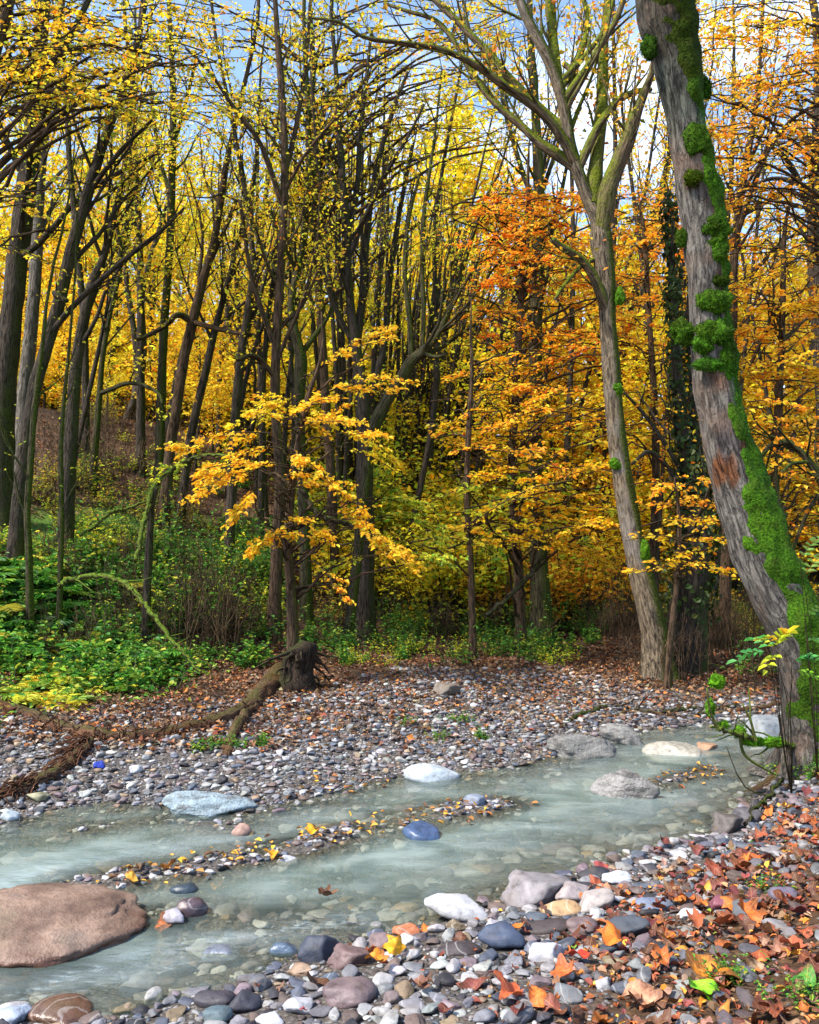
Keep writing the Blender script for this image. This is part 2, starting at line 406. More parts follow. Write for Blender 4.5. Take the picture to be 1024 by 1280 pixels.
    c = t.mix(foam, silt, s2l((206, 224, 236)))  # white water, its light blue painted in place of sky reflection
    hb = t.math('ADD', t.math('MULTIPLY', n1, 0.8), t.math('MULTIPLY', n2, t.maprange(s.outputs[1], 0, 0.6, 0.22, 0.6)))
    nr = t.bump(hb, 0.4, 0.05)
    d = t.n('ShaderNodeBsdfDiffuse'); t.l(c, d.inputs[0]); t.l(nr, d.inputs['Normal'])
    tr = t.n('ShaderNodeBsdfTransparent'); tr.inputs[0].default_value = (0.86, 0.87, 0.78, 1)
    m1 = t.n('ShaderNodeMixShader'); t.l(body, m1.inputs[0]); t.l(tr.outputs[0], m1.inputs[1]); t.l(d.outputs[0], m1.inputs[2])
    gl = t.n('ShaderNodeBsdfGlossy'); gl.inputs['Roughness'].default_value = 0.10; t.l(nr, gl.inputs['Normal'])
    fr = t.n('ShaderNodeFresnel'); fr.inputs[0].default_value = 1.33; t.l(nr, fr.inputs['Normal'])
    m2 = t.n('ShaderNodeMixShader'); t.l(t.math('MULTIPLY', fr.outputs[0], 0.9), m2.inputs[0]); t.l(m1.outputs[0], m2.inputs[1]); t.l(gl.outputs[0], m2.inputs[2])
    M['water'] = t.done(m2.outputs[0])
    return M
M = make_mats()
# ------------------------------------------------------------------ the lie of the land
NEAR_PX = [(-900, 1420), (-250, 1318), (-60, 1288), (40, 1266), (120, 1279), (190, 1262), (260, 1240), (330, 1215), (380, 1194), (450, 1176), (530, 1158), (620, 1130),
           (700, 1098), (780, 1072), (870, 1048), (905, 1034), (930, 1014), (952, 990), (968, 962), (976, 942), (996, 928), (1060, 936), (1300, 955), (2200, 975)]
FAR_PX = [(2200, 884), (1300, 888), (1024, 892), (960, 897), (900, 903), (810, 912), (740, 930), (690, 948), (640, 958), (590, 962), (560, 966), (500, 971),
          (440, 984), (400, 996), (330, 1008), (300, 1018), (220, 1008), (130, 1003), (60, 1014), (0, 1030), (-150, 1060), (-900, 1160)]
near = np.array([Z0(*p)[:2] for p in NEAR_PX]); far = np.array([Z0(*p)[:2] for p in FAR_PX])
poly = np.vstack([near, far])

def segdist(x, y, line):
    best = np.full(np.shape(x), 1e9)
    for a, b in zip(line[:-1], line[1:]):
        d = b - a; L = d @ d
        t = np.clip(((x - a[0]) * d[0] + (y - a[1]) * d[1]) / L, 0, 1)
        best = np.minimum(best, np.hypot(x - a[0] - t * d[0], y - a[1] - t * d[1]))
    return best

def inside(x, y):
    r = np.zeros(np.shape(x), bool); n = len(poly); j = n - 1
    for i in range(n):
        xi, yi = poly[i]; xj, yj = poly[j]
        if yi != yj:
            r ^= ((yi > y) != (yj > y)) & (x < (xj - xi) * (y - yi) / (yj - yi) + xi)
        j = i
    return r

BAR = np.array([Z0(*p)[:2] for p in [(120, 1106), (200, 1090), (290, 1074), (400, 1048), (480, 1030), (560, 1016), (612, 1004)]])
SPIT = np.array([Z0(*p)[:2] for p in [(100, 1036), (190, 1026), (300, 1032)]])
SHOAL = np.array([Z0(*p)[:2] for p in [(200, 1140), (330, 1150), (420, 1160)]])
BAR2 = np.array([Z0(*p)[:2] for p in [(800, 985), (860, 972), (890, 962)]])

_SL = np.array([(-1.2, .44), (-0.48, .43), (-0.30, .40), (-0.15, .33), (0.0, .17), (0.12, .05), (0.2, .02), (1.5, .02)])
_TOE = np.array([(-1.2, 6.6), (-0.48, 7.2), (-0.29, 8.6), (-0.15, 10.2), (0.0, 11.8), (0.18, 13), (1.5, 13)])

def height(x, y):
    x = np.asarray(x, float); y = np.asarray(y, float)
    x, y = np.broadcast_arrays(x, y)
    dn = segdist(x, y, near); df = segdist(x, y, far); ins = inside(x, y)
    dm = np.minimum(dn, df)
    bed = -np.minimum(0.26, 0.008 + 0.20 * dm)
    for line, top, wd in ((BAR, 0.010, 0.19), (SPIT, -0.004, 0.15), (SHOAL, -0.03, 0.2), (BAR2, 0.0, 0.12)):
        bed = np.maximum(bed, top - 0.05 * (segdist(x, y, line) / wd) ** 2 - 0.032 * fbm2(x * 4.2, y * 4.2, 4, 3))
    bed = bed + 0.012 * fbm2(x * 6, y * 6, 3, 2)
    isnear = (dn < df) 
    hn = 0.16 * np.minimum(dn, 1.0) + 0.10 * np.clip(dn - 1.0, 0, 3) + 0.16 * sstep(0.9, 1.8, x / np.maximum(y, 0.8) * 3.0) * sstep(0.0, 0.5, dn)
    yy = np.maximum(y, 1.0); u = x / yy
    slope = np.interp(u, _SL[:, 0], _SL[:, 1]); toe = np.interp(u, _TOE[:, 0], _TOE[:, 1])
    s = np.maximum(yy - toe, 0)
    hf = 0.10 * np.minimum(df, 2.2) + 0.012 * np.clip(df - 2.2, 0, 40)
    hill = slope * (np.where(s < 2, s * s / 4, s - 1))
    k = slope * 9.5
    hill = np.where(s < 10.5, hill, k + 0.22 * slope * np.minimum(s - 10.5, 40))
    hf = hf + hill + sstep(0.3, 2.5, s) * 0.22 * fbm2(x * 0.5, y * 0.5, 9, 3) * np.minimum(1, slope * 3 + 0.2)
    hf = hf + 0.035 * fbm2(x * 2.0, y * 2.0, 12, 2) * sstep(0.2, 1.2, df)
    hn = hn + 0.015 * fbm2(x * 3, y * 3, 14, 2) * sstep(0.1, 0.5, dn)
    hf = hf + 0.38 * 8 * np.log1p(np.exp(np.minimum((yy - 40) / 8, 30))) * np.clip((90 - yy) / 50, 0, 1) * (yy > 15)
    return np.where(ins, bed, np.where(isnear, hn, hf))

def H(x, y): return float(height(np.array([x]), np.array([y]))[0])

def Gpt(px, py, tmax=60.0):
    """where the line of sight through a photo pixel meets the ground"""
    d = ray(px, py); t = np.linspace(1.8, tmax, 3000)
    p = CAM + d[None, :] * t[:, None]
    hit = np.nonzero(p[:, 2] < height(p[:, 0], p[:, 1]))[0]
    return p[hit[0]] if len(hit) else p[-1]

def axis_pts(parts):
    return np.unique(np.round(np.concatenate(parts), 4))

gx = axis_pts([np.arange(-5.5, 5.5, 0.06), np.geomspace(5.5, 160, 60), -np.geomspace(5.5, 160, 60)])
gy = axis_pts([np.arange(1.6, 10.5, 0.05), np.geomspace(10.5, 200, 110), np.array([-40, -15, -6, -3, -1, 0, 0.8, 1.2])])
GX, GY = np.meshgrid(gx, gy)
GH = height(GX, GY)
nx, ny = len(gx), len(gy)
i = np.arange(ny - 1)[:, None] * nx; j = np.arange(nx - 1)[None, :]
gq = np.stack([i + j, i + j + 1, i + j + 1 + nx, i + j + nx], -1).reshape(-1, 4)
dN, dF, INS = segdist(GX, GY, near), segdist(GX, GY, far), inside(GX, GY)
isn = dN < dF
Uax = GX / np.maximum(GY, 1)
gravel = np.where(INS, 1.0, np.where(isn, 1 - 0.75 * sstep(0.35, 1.1, dN) * sstep(0.05, 0.3, Uax), 1 - sstep(1.0, 2.1 + 0.4 * np.clip(-Uax, -1, 0.3), dF + 0.35 * fbm2(GX * 1.5, GY * 1.5, 22))))
litter = np.where(INS, 0.0, np.where(isn, sstep(0.3, 1.0, dN), sstep(0.8, 1.8, dF)))
slp = np.interp(Uax, _SL[:, 0], _SL[:, 1]); sb = GY - np.interp(Uax, _TOE[:, 0], _TOE[:, 1])
green = np.where(INS | isn, 0.0, np.clip(sstep(-0.1, -0.42, Uax) * sstep(-0.8, 0.5, sb) * (1 - sstep(4.5, 7, sb)) * 1.2 + 0.45 * sstep(0.1, 0.8, fbm2(GX * 0.8, GY * 0.8, 31)) * sstep(1.6, 3.0, dF), 0, 1))
mb = MB()
mb.add(np.stack([GX, GY, GH], -1), gq, None, np.stack([gravel, litter, green], -1).reshape(-1, 3))
ground = mb.build('ground', M['ground']); tag(ground, 'leaf strewn forest floor and gravel banks either side of the stream', 'ground', kind='structure')

# ------------------------------------------------------------------ the stream
wx = np.arange(-7.0, 12.0, 0.05); wy = np.arange(1.2, 9.4, 0.04)
WX, WY = np.meshgrid(wx, wy)
WH = height(WX, WY)
def px_line(pts): return np.array([Z0(*p)[:2] for p in pts])
foam = np.zeros_like(WX)
for pts, wd, am in (([(440, 1150), (330, 1165), (250, 1182), (140, 1205), (40, 1235)], 0.10, 1.0), ([(330, 1172), (240, 1200), (100, 1232), (0, 1250)], 0.14, 0.8),
                    ([(300, 1042), (180, 1066), (40, 1092)], 0.16, 0.65), ([(120, 1078), (0, 1105)], 0.14, 0.6), ([(420, 1010), (340, 1032), (260, 1048)], 0.13, 0.5),
                    ([(900, 975), (850, 1003), (800, 1012)], 0.16, 0.5), ([(935, 905), (985, 915)], 0.25, 0.7), ([(800, 930), (700, 968), (600, 985)], 0.22, 0.25),
                    ([(780, 1012), (700, 1035), (560, 1060)], 0.22, 0.25), ([(900, 925), (860, 945)], 0.2, 0.4)):
    foam = np.maximum(foam, am * np.exp(-(segdist(WX, WY, px_line(pts)) / wd) ** 2))
ca, sa = math.cos(radians(47)), math.sin(radians(47))
fu = WX * ca + WY * sa; fv = -WX * sa + WY * ca
wz = 0.006 * fbm2(fu * 1.6, fv * 5, 41, 3) * (0.5 + 2.0 * foam)
WI = inside(WX, WY)
mask = (WI | (np.minimum(segdist(WX, WY, near), segdist(WX, WY, far)) < 0.35))
n_x = len(wx)
i = np.arange(len(wy) - 1)[:, None] * n_x; j = np.arange(n_x - 1)[None, :]
keep = (mask[:-1, :-1] | mask[1:, :-1] | mask[:-1, 1:] | mask[1:, 1:]).ravel()
wq = np.stack([i + j, i + j + 1, i + j + 1 + n_x, i + j + n_x], -1).reshape(-1, 4)[keep]
used = np.unique(wq); remap = np.full(WX.size, -1); remap[used] = np.arange(len(used))
mb = MB()
mb.add(np.stack([WX, WY, wz], -1).reshape(-1, 3)[used], remap[wq], None, np.stack([np.clip(-WH, 0, 1), foam, foam * 0], -1).reshape(-1, 3)[used])
water = mb.build('stream_water', M['water']); tag(water, 'milky blue green stream running over gravel', 'stream', kind='structure')
# ------------------------------------------------------------------ stones
def ico(sub):
    t = (1 + 5 ** 0.5) / 2
    v = [(-1, t, 0), (1, t, 0), (-1, -t, 0), (1, -t, 0), (0, -1, t), (0, 1, t), (0, -1, -t), (0, 1, -t), (t, 0, -1), (t, 0, 1), (-t, 0, -1), (-t, 0, 1)]
    f = [(0, 11, 5), (0, 5, 1), (0, 1, 7), (0, 7, 10), (0, 10, 11), (1, 5, 9), (5, 11, 4), (11, 10, 2), (10, 7, 6), (7, 1, 8), (3, 9, 4), (3, 4, 2), (3, 2, 6), (3, 6, 8), (3, 8, 9), (4, 9, 5), (2, 4, 11), (6, 2, 10), (8, 6, 7), (9, 8, 1)]
    v = [unit(np.array(p, float)) for p in v]
    for _ in range(sub):
        mid = {}; nf = []
        def m(a, b):
            k = (min(a, b), max(a, b))
            if k not in mid: mid[k] = len(v); v.append(unit(v[a] + v[b]))
            return mid[k]
        for a, b, c in f:
            x, y, z = m(a, b), m(b, c), m(c, a); nf += [(a, x, z), (b, y, x), (c, z, y), (x, y, z)]
        f = nf
    return np.array(v), np.array(f)
ICO = {k: ico(k) for k in range(5)}

def rock_shape(sub, cuts, lo, hi, rough, seed, soft=0.35):
    """a ball ground flat by a few planes, then worn: radius about 1"""
    r = np.random.default_rng(seed); v, f = ICO[sub]; v = v.copy(); rad = np.ones(len(v))
    for _ in range(cuts):
        n = unit(r.normal(size=3)); h = r.uniform(lo, hi); d = v @ n
        lim = np.where(d > 1e-3, h / np.maximum(d, 1e-3), 9)
        k = 0.06 * soft + 1e-3
        rad = -k * np.log(np.exp(-rad / k) + np.exp(-np.minimum(lim, 3) / k)) + 0 * rad
    rad = rad * (1 + rough * (noise3(v * 1.6 + seed, seed) + 0.45 * noise3(v * 4.2 + seed, seed + 1) + 0.2 * noise3(v * 10 + seed, seed + 2)))
    v = v * rad[:, None]
    c = (v.max(0) + v.min(0)) / 2; e = (v.max(0) - v.min(0)) / 2
    return (v - c) / e, f

STONE_BASE = []
for k in range(16):
    v, f = rock_shape(3, *((7, .55, .92, .08) if k < 6 else (13, .42, .8, .13)), seed=100 + k, soft=1.3 if k < 6 else 0.5)
    m_ = MB(); m_.add(v, None, f); STONE_BASE.append(m_.mesh('stone_shape', M['stone']))
WETBASE = []
for k in range(4):
    m_ = MB(); v, f = rock_shape(3, 6, .6, .95, .07, 300 + k, 1.4); m_.add(v, None, f); WETBASE.append(m_.mesh('wet_stone_shape', M['wet']))

STONES = []          # (x, y, radius) of what already lies there
def put_stone(px, py, wpx, hpx, col, label, base=None, name='stone', cut=0.25, depth=None, rz=0, tilt=0.0, mesh=None, deep=0.8, group=None, z=None):
    """a stone whose outline in the photo is centred on px, py, wpx by hpx, standing on the ground there"""
    foot = Gpt(px, py + hpx * 0.45) if z is None else Z0(px, py + hpx * 0.45, z)
    Y = foot[1] + 0.3 * wpx * foot[1] / FPX
    w = wpx * Y / FPX; h = hpx * Y / FPX
    c = P(px, py, Y)
    # the outline's height mixes the stone's height with its depth seen at a slant
    sl = (CAM[2] - c[2]) / Y
    dpt = w * deep
    hh = max(h - 0.55 * dpt * sl, 0.45 * h)
    me = mesh or STONE_BASE[(base if base is not None else int(rng.integers(16)))]
    o = link(name, me)
    o.location = (c[0], c[1], c[2] - 0.06 * hh); o.scale = (w / 2, dpt / 2, hh / 2 * (1 + cut))
    o.rotation_euler = (0, tilt, rz)
    o.color = (*[float(q) * .72 for q in s2l(col)], 1)
    tag(o, label, 'boulder' if name == 'boulder' else 'stone', group)
    STONES.append((c[0], c[1], w / 2, label))
    return o

# boulders of their own shape
def own(sub, cuts, lo, hi, rough, seed, mat, soft=0.8):
    v, f = rock_shape(sub, cuts, lo, hi, rough, seed, soft); m_ = MB(); m_.add(v, None, f); return m_.mesh('boulder_shape', mat)

def big_boulder():
    v, f = rock_shape(4, 5, .72, .97, .05, 29, 2.2); z = v[:, 2]; v[:, 2] = np.sign(z) * np.abs(z) ** .62 + .16 * v[:, 0] * -1 * (z > 0) * np.abs(z); v[:, 0] = np.sign(v[:, 0]) * np.abs(v[:, 0]) ** .85
    v = v * (1 + .05 * noise3(v * 3.5, 5) + .03 * noise3(v * 8, 6) - .06 * np.exp(-(noise3(v * 2.2, 9) / .06) ** 2))[:, None]
    m_ = MB(); m_.add(v, None, f); return m_.mesh('boulder_shape', M['boulder'])
put_stone(56, 1164, 240, 106, (150, 116, 98), 'big smooth brown boulder half in the water at the left edge', name='boulder', mesh=big_boulder(), deep=0.85, z=-0.06, cut=0.40)
put_stone(264, 1008, 118, 42, (176, 196, 206), 'pale blue grey boulder with a dark broken right end, left of the gravel bar', name='boulder', mesh=own(4, 9, .55, .85, .13, 12, M['rock'], .5), deep=0.6, tilt=0.1, z=-0.03)
put_stone(540, 967, 70, 30, (192, 203, 210), 'bright white rounded boulder at the far waterline', name='boulder', mesh=own(3, 7, .55, .85, .06, 13, M['stone']), deep=0.7, z=-0.02)
put_stone(526, 1042, 46, 27, (76, 98, 134), 'blue grey stone sticking out of the water mid stream', mesh=own(3, 9, .5, .8, .05, 14, M['wet']), deep=0.8, z=-0.02)
put_stone(592, 1003, 30, 20, (136, 150, 172), 'small grey blue stone at the end of the leafy gravel bar', deep=0.8, z=-0.01)
put_stone(783, 985, 84, 50, (172, 168, 164), 'speckled grey wedge shaped boulder standing in the stream', name='boulder', mesh=own(4, 10, .45, .8, .17, 15, M['rock'], .4), deep=0.65, tilt=0.30, z=-0.04)
put_stone(728, 934, 92, 40, (150, 148, 144), 'large flat topped grey rock at the far waterline', name='boulder', mesh=own(4, 10, .45, .8, .20, 16, M['rock'], .4), deep=0.7, tilt=-0.05, z=-0.03)
put_stone(778, 921, 60, 30, (158, 156, 152), 'broken grey rock just behind the large flat topped rock', name='boulder', mesh=own(4, 10, .5, .8, .2, 17, M['rock'], .4), deep=0.7, tilt=0.15, z=-0.02)
put_stone(840, 938, 74, 26, (186, 182, 168), 'low cream slab awash behind the speckled wedge boulder', name='boulder', mesh=own(3, 10, .5, .8, .06, 18, M['wet']), deep=0.9, z=-0.03)
put_stone(884, 934, 30, 12, (176, 138, 108), 'small tan slab awash right of the cream slab', deep=0.8, z=-0.02)
put_stone(958, 912, 62, 36, (146, 152, 156), 'white sloping boulder in the stream behind the mossy tree', name='boulder', mesh=own(3, 8, .5, .8, .06, 19, M['stone']), deep=0.9, z=-0.03)
put_stone(570, 1137, 82, 42, (196, 196, 198), 'large white wedge shaped stone at the near waterline', base=9, tilt=0.22, deep=0.6, name='boulder')
put_stone(672, 1113, 92, 46, (146, 140, 142), 'mottled grey lavender block at the near waterline', base=10, deep=0.7, name='boulder')
put_stone(718, 1117, 50, 30, (172, 160, 158), 'pale mauve block against the mottled lavender block', base=12, deep=0.7)
put_stone(742, 1092, 42, 20, (54, 54, 62), 'black flat oval stone lying on top at the near waterline', base=2, deep=0.7)
put_stone(727, 1113, 58, 24, (64, 62, 70), 'long charcoal stone under the black oval one', base=3, deep=0.7)
put_stone(626, 1172, 56, 42, (70, 82, 106), 'blue slate stone with a square front, below the mottled block', base=9, deep=0.8)
put_stone(680, 1161, 66, 24, (78, 68, 68), 'long dark brown flat stone right of the blue slate', base=4, deep=0.5, tilt=-0.12)
put_stone(782, 1160, 58, 38, (72, 78, 88), 'dark slate wedge stone among leaves right of centre', base=13, deep=0.7, tilt=-0.3)
put_stone(574, 1186, 56, 24, (70, 62, 64), 'dark brown oval stone left of the blue slate', base=5, deep=0.6)
put_stone(400, 1184, 54, 42, (62, 68, 84), 'black blue angular stone with wet leaves on top at the waterline', base=11, deep=0.8)
put_stone(438, 1198, 58, 32, (122, 98, 96), 'reddish brown block right of the black blue stone', base=10, deep=0.6, tilt=0.08)
put_stone(437, 1242, 66, 40, (122, 104, 106), 'round purple brown stone near the bottom, below the red block', base=1, deep=0.8)
put_stone(508, 1163, 36, 18, (200, 124, 84), 'terracotta orange stone at the waterline', base=6, deep=0.7)
put_stone(478, 1178, 34, 26, (136, 116, 116), 'mauve brown stone between the terracotta and the red block', base=3, deep=0.8)
put_stone(356, 1186, 34, 20, (92, 110, 132), 'flat blue stone in the shallows left of the black blue stone', base=2, deep=0.7, mesh=WETBASE[1], z=-.01)
put_stone(74, 1263, 78, 40, (112, 82, 66), 'wet brown round stone at the bottom left corner', mesh=WETBASE[0], deep=0.9)
put_stone(12, 1270, 44, 30, (186, 198, 216), 'pale blue white stone in the bottom left corner', base=8, deep=0.9)
put_stone(268, 1250, 50, 26, (72, 68, 76), 'dark slab at the bottom, left of the round purple brown stone', base=4, deep=0.6)
put_stone(306, 1254, 40, 32, (66, 66, 76), 'black purple stone right of the dark slab at the bottom', base=12, deep=0.8)
put_stone(272, 1270, 36, 26, (96, 116, 124), 'teal grey round pebble at the bottom edge', base=1, deep=0.8)
put_stone(338, 1275, 36, 22, (196, 198, 206), 'pale grey lump at the bottom edge right of the teal pebble', base=9, deep=0.8)
put_stone(372, 1258, 40, 26, (190, 190, 196), 'pale cracked stone left of the round purple brown stone', base=14, deep=0.8)
put_stone(910, 1030, 42, 28, (104, 96, 92), 'dark mottled boulder at the foot of the right bank', base=10, deep=0.8)
put_stone(938, 1020, 40, 24, (92, 88, 92), 'smooth dark stone behind the mottled one at the right bank', base=3, deep=0.8)
put_stone(903, 1131, 32, 26, (142, 84, 96), 'wine red stone among leaves on the right bank', base=13, deep=0.8)
put_stone(936, 1136, 40, 30, (82, 98, 112), 'teal slate stone right of the wine red stone', base=7, deep=0.8)
put_stone(980, 1120, 36, 24, (112, 104, 122), 'violet grey stone at the right edge above the leaves', base=4, deep=0.8)
put_stone(684, 1189, 50, 32, (214, 214, 222), 'big white angular stone below the long dark brown one', base=11, deep=0.7)
put_stone(744, 1127, 52, 30, (176, 166, 160), 'taupe grey stone on end left of the dark slate wedge', base=12, deep=0.7, tilt=-0.4)
put_stone(700, 1135, 52, 24, (190, 154, 112), 'tan and cream stone below the long charcoal stone', base=2, deep=0.7)
put_stone(728, 1158, 40, 24, (126, 106, 106), 'maroon grey stone left of the dark slate wedge', base=1, deep=0.8)
put_stone(820, 1130, 48, 18, (120, 130, 152), 'flat blue grey stone above the dark slate wedge', base=3, deep=0.7)
put_stone(772, 1098, 42, 20, (212, 216, 224), 'white pebble pair top of the near bank', base=6, deep=0.7)
put_stone(862, 1144, 30, 20, (224, 228, 234), 'clean white stone between the slate wedge and the wine red stone', base=14, deep=0.8)
put_stone(358, 1077, 30, 20, (208, 208, 216), 'white rounded stone at the near side of the leafy gravel bar', base=0, deep=0.8)
put_stone(230, 1111, 34, 18, (62, 74, 86), 'black blue oval stone in the shallows beside the brown boulder', mesh=WETBASE[2], deep=0.8, z=-.01)
put_stone(240, 1135, 40, 30, (92, 76, 82), 'dark maroon angular stone in the shallows beside the brown boulder', mesh=WETBASE[3], deep=0.8, z=-.01)
put_stone(217, 1147, 30, 24, (176, 172, 182), 'lavender grey stone between the brown boulder and the maroon stone', base=9, deep=0.8, z=-.01)
put_stone(278, 1190, 46, 22, (126, 134, 148), 'grey stone awash in the white water', mesh=WETBASE[1], deep=0.8, z=-0.015)
put_stone(302, 1038, 26, 20, (176, 142, 128), 'pinkish stone below the pale blue grey boulder', base=5, deep=0.8, z=-0.01)
put_stone(12, 1020, 24, 18, (196, 208, 214), 'white stone at the far waterline by the left edge', base=0, deep=0.8)
put_stone(46, 997, 26, 16, (168, 164, 132), 'mossy tan stone at the foot of the rotten log', base=8, deep=0.8)
put_stone(170, 962, 16, 12, (200, 204, 210), 'white stone between the log and the stream', base=1, deep=0.8)
put_stone(558, 862, 40, 18, (126, 116, 106), 'mossy brown grey stone back on the far gravel', base=10, deep=0.8)
put_stone(124, 957, 14, 12, (40, 70, 190), 'little bright blue pebble on the far gravel beside the log', base=6, deep=0.8)

# ---- the small ones: thrown down big to small so that they do not overlap
PALS = {'pale': ((194, 193, 194), 'pale'), 'white': ((212, 212, 212), 'white'), 'grey': ((150, 150, 156), 'grey'), 'slate': ((104, 112, 128), 'blue grey'), 'dark': ((70, 68, 74), 'dark'),
        'brown': ((126, 108, 102), 'brown'), 'tan': ((184, 160, 132), 'tan'), 'mauve': ((148, 132, 138), 'mauve')}
KEYS = list(PALS); KW = np.array([.22, .08, .23, .13, .12, .11, .06, .06]); KW /= KW.sum()

class Field:
    def __init__(s): s.g = {}
    def ok(s, x, y, r):
        i, j = int(x // .16), int(y // .16)
        for a in range(i - 1, i + 2):
            for b in range(j - 1, j + 2):
                for (X, Y, R) in s.g.get((a, b), ()):
                    if (X - x) ** 2 + (Y - y) ** 2 < (0.86 * (R + r)) ** 2: return False
        return True
    def put(s, x, y, r): s.g.setdefault((int(x // .16), int(y // .16)), []).append((x, y, r))
FD = Field()
for (x, y, r, _) in STONES:
    for a in np.linspace(0, 2 * pi, 9)[:-1]: FD.put(x + 0.6 * r * math.cos(a), y + 0.5 * r * math.sin(a), min(r * 0.45, 0.07))
    FD.put(x, y, min(r, 0.09))

def in_frame(x, y, z=0.0, m=15):
    s = toscreen(np.array([x, y, z])); return -m < s[0] < 1024 + m and s[1] < 1280 + 40

def throw(n, xr, yr, rad, dens, rg):
    out = []
    R = np.sort(rad(n))[::-1]; X = rg.uniform(*xr, n); Y = rg.uniform(*yr, n)
    D = dens(X, Y); keep = rg.random(n) < D
    Hh = height(X, Y)
    for x, y, r, k, h in zip(X, Y, R, keep, Hh):
        if k and FD.ok(x, y, r): FD.put(x, y, r); out.append((x, y, h, r))
    return out

def d_near(X, Y):
    ins = inside(X, Y); dn = segdist(X, Y, near); df = segdist(X, Y, far); u = X / np.maximum(Y, 1)
    soil = sstep(0.45, 1.05, dn - 0.2) * sstep(0.1, 0.32, u)
    a = np.where(ins, np.exp(-(dn / 0.09) ** 2), 1 - 0.80 * soil)
    return np.where(dn < df, a, 0)
def d_far(X, Y):
    ins = inside(X, Y); dn = segdist(X, Y, near); df = segdist(X, Y, far)
    a = np.where(ins, np.exp(-(df / 0.12) ** 2), (1 - sstep(0.7, 1, (df + 0.5 * fbm2(X * 1.4, Y * 1.4, 5)) / (2.5 + 1.0 * np.exp(-((X / np.maximum(Y, 1) - .02) / .14) ** 2) - 1.7 * sstep(.18, .34, X / np.maximum(Y, 1))))) )
    a = a * (.6 + .4 * sstep(-.35, .15, fbm2(X * 1.1 + 5, Y * 1.1, 8)))
    return np.where(dn < df, 0, a)
def d_bar(X, Y):
    b = np.minimum(segdist(X, Y, BAR) / 0.17, segdist(X, Y, BAR2) / 0.15)
    return np.exp(-b ** 2 * 1.2) + 0.5 * np.exp(-(segdist(X, Y, SPIT) / 0.25) ** 2) + 0.5 * np.exp(-(segdist(X, Y, SHOAL) / 0.22) ** 2)
rs = np.random.default_rng(21)
small = []
small += [(*q, 'near') for q in throw(40000, (-1.7, 3.4), (2.5, 6.6), lambda n: 0.0065 + 0.034 * rs.random(n) ** 4.2, d_near, rs)]
small += [(*q, 'bar') for q in throw(6000, (-2.4, 2.8), (3.4, 6.4), lambda n: 0.006 + 0.024 * rs.random(n) ** 5, d_bar, rs)]
small += [(*q, 'far') for q in throw(150000, (-4.6, 4.2), (4.6, 10.2), lambda n: 0.0065 + 0.030 * rs.random(n) ** 9, d_far, rs)]
small = [q for q in small if in_frame(q[0], q[1], q[2])]
app = np.array([q[3] / q[1] for q in small])
order = np.argsort(-app)
single = set(order[:215].tolist())

LANDMARK = [(x, y, l) for (x, y, r, l) in STONES]
def place_words(x, y, used):
    """where a small stone lies, told from the named stone nearest to it"""
    d = sorted(((X - x) ** 2 + (Y - y) ** 2, X, Y, l) for X, Y, l in LANDMARK)[0]
    dx, dy = d[1] - x, d[2] - y
    side = ('left of' if dx > 0 else 'right of') if abs(dx) > abs(dy) else ('in front of' if dy > 0 else 'behind')
    return side, d[3]
def short(l):
    """the words of a label that name the stone itself"""
    w = l.split()
    for k, q in enumerate(w):
        if q in ('at', 'lying', 'with', 'in', 'under', 'left', 'right', 'below', 'between', 'sticking', 'standing', 'among', 'against', 'awash', 'just', 'back', 'near', 'on', 'beside', 'half', 'above', 'top', 'behind'): return ' '.join(w[:k])
    return ' '.join(w)

SHP = ['rounded', 'rounded', 'oval', 'egg shaped', 'rounded', 'oval', 'smooth', 'smooth', 'chipped', 'angular', 'broken', 'angular', 'jagged', 'blocky', 'sharp edged', 'chipped']
gm = MB(); gfar = MB()
lab_used = {}
plist = []
ICO_S = [rock_shape(1, 7, .45, .9, .18, 500 + k, .8) for k in range(12)]
ICO_M = [rock_shape(2, 12, .38, .82, .13, 520 + k, .3) for k in range(12)]
for k, (x, y, h, r, where) in enumerate(small):
    key = KEYS[rs.choice(8, p=KW)]; c = s2l(PALS[key][0]) * rs.uniform(0.44, .82) * (1 + rs.normal(0, .025, 3))
    if where == 'far': c = c * 0.9 * np.array([1.0, 1.0, .98])
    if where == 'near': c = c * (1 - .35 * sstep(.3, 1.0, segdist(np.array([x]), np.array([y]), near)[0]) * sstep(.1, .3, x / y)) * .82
    sc = np.array([r * rs.uniform(1.0, 1.45), r * rs.uniform(.75, 1.0), r * rs.uniform(.32, .72)]); a = rs.uniform(0, 2 * pi)
    zz = h + sc[2] * rs.uniform(0.15, 0.75)
    if where in ('near',) : zz = max(zz, h + sc[2] * 0.4)
    if k in single:
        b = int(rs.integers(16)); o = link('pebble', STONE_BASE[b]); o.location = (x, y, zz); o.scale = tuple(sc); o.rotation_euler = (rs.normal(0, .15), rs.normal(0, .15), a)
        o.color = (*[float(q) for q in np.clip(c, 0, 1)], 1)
        side, lm = place_words(x, y, None)
        sz = 'tiny' if r / y < .0058 else ('small' if r / y < .0075 else 'middling')
        lb = f"{sz} {SHP[b]} {PALS[key][1]} pebble {side} the {short(lm)}"
        plist.append((o, lb))
    else:
        near_ = r / y > 0.0042
        v, f = (ICO_M if near_ else ICO_S)[int(rs.integers(12))]
        ca, sa = math.cos(a), math.sin(a); q = v * sc
        q = np.stack([q[:, 0] * ca - q[:, 1] * sa, q[:, 0] * sa + q[:, 1] * ca, q[:, 2]], 1) + (x, y, zz)
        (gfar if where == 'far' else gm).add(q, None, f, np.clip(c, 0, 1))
cnt = {}
for o, lb in plist: cnt[lb] = cnt.get(lb, 0) + 1
seen = {}
for o, lb in plist:
    tag(o, lb, 'pebble', 'loose pebbles on the gravel banks and bar')
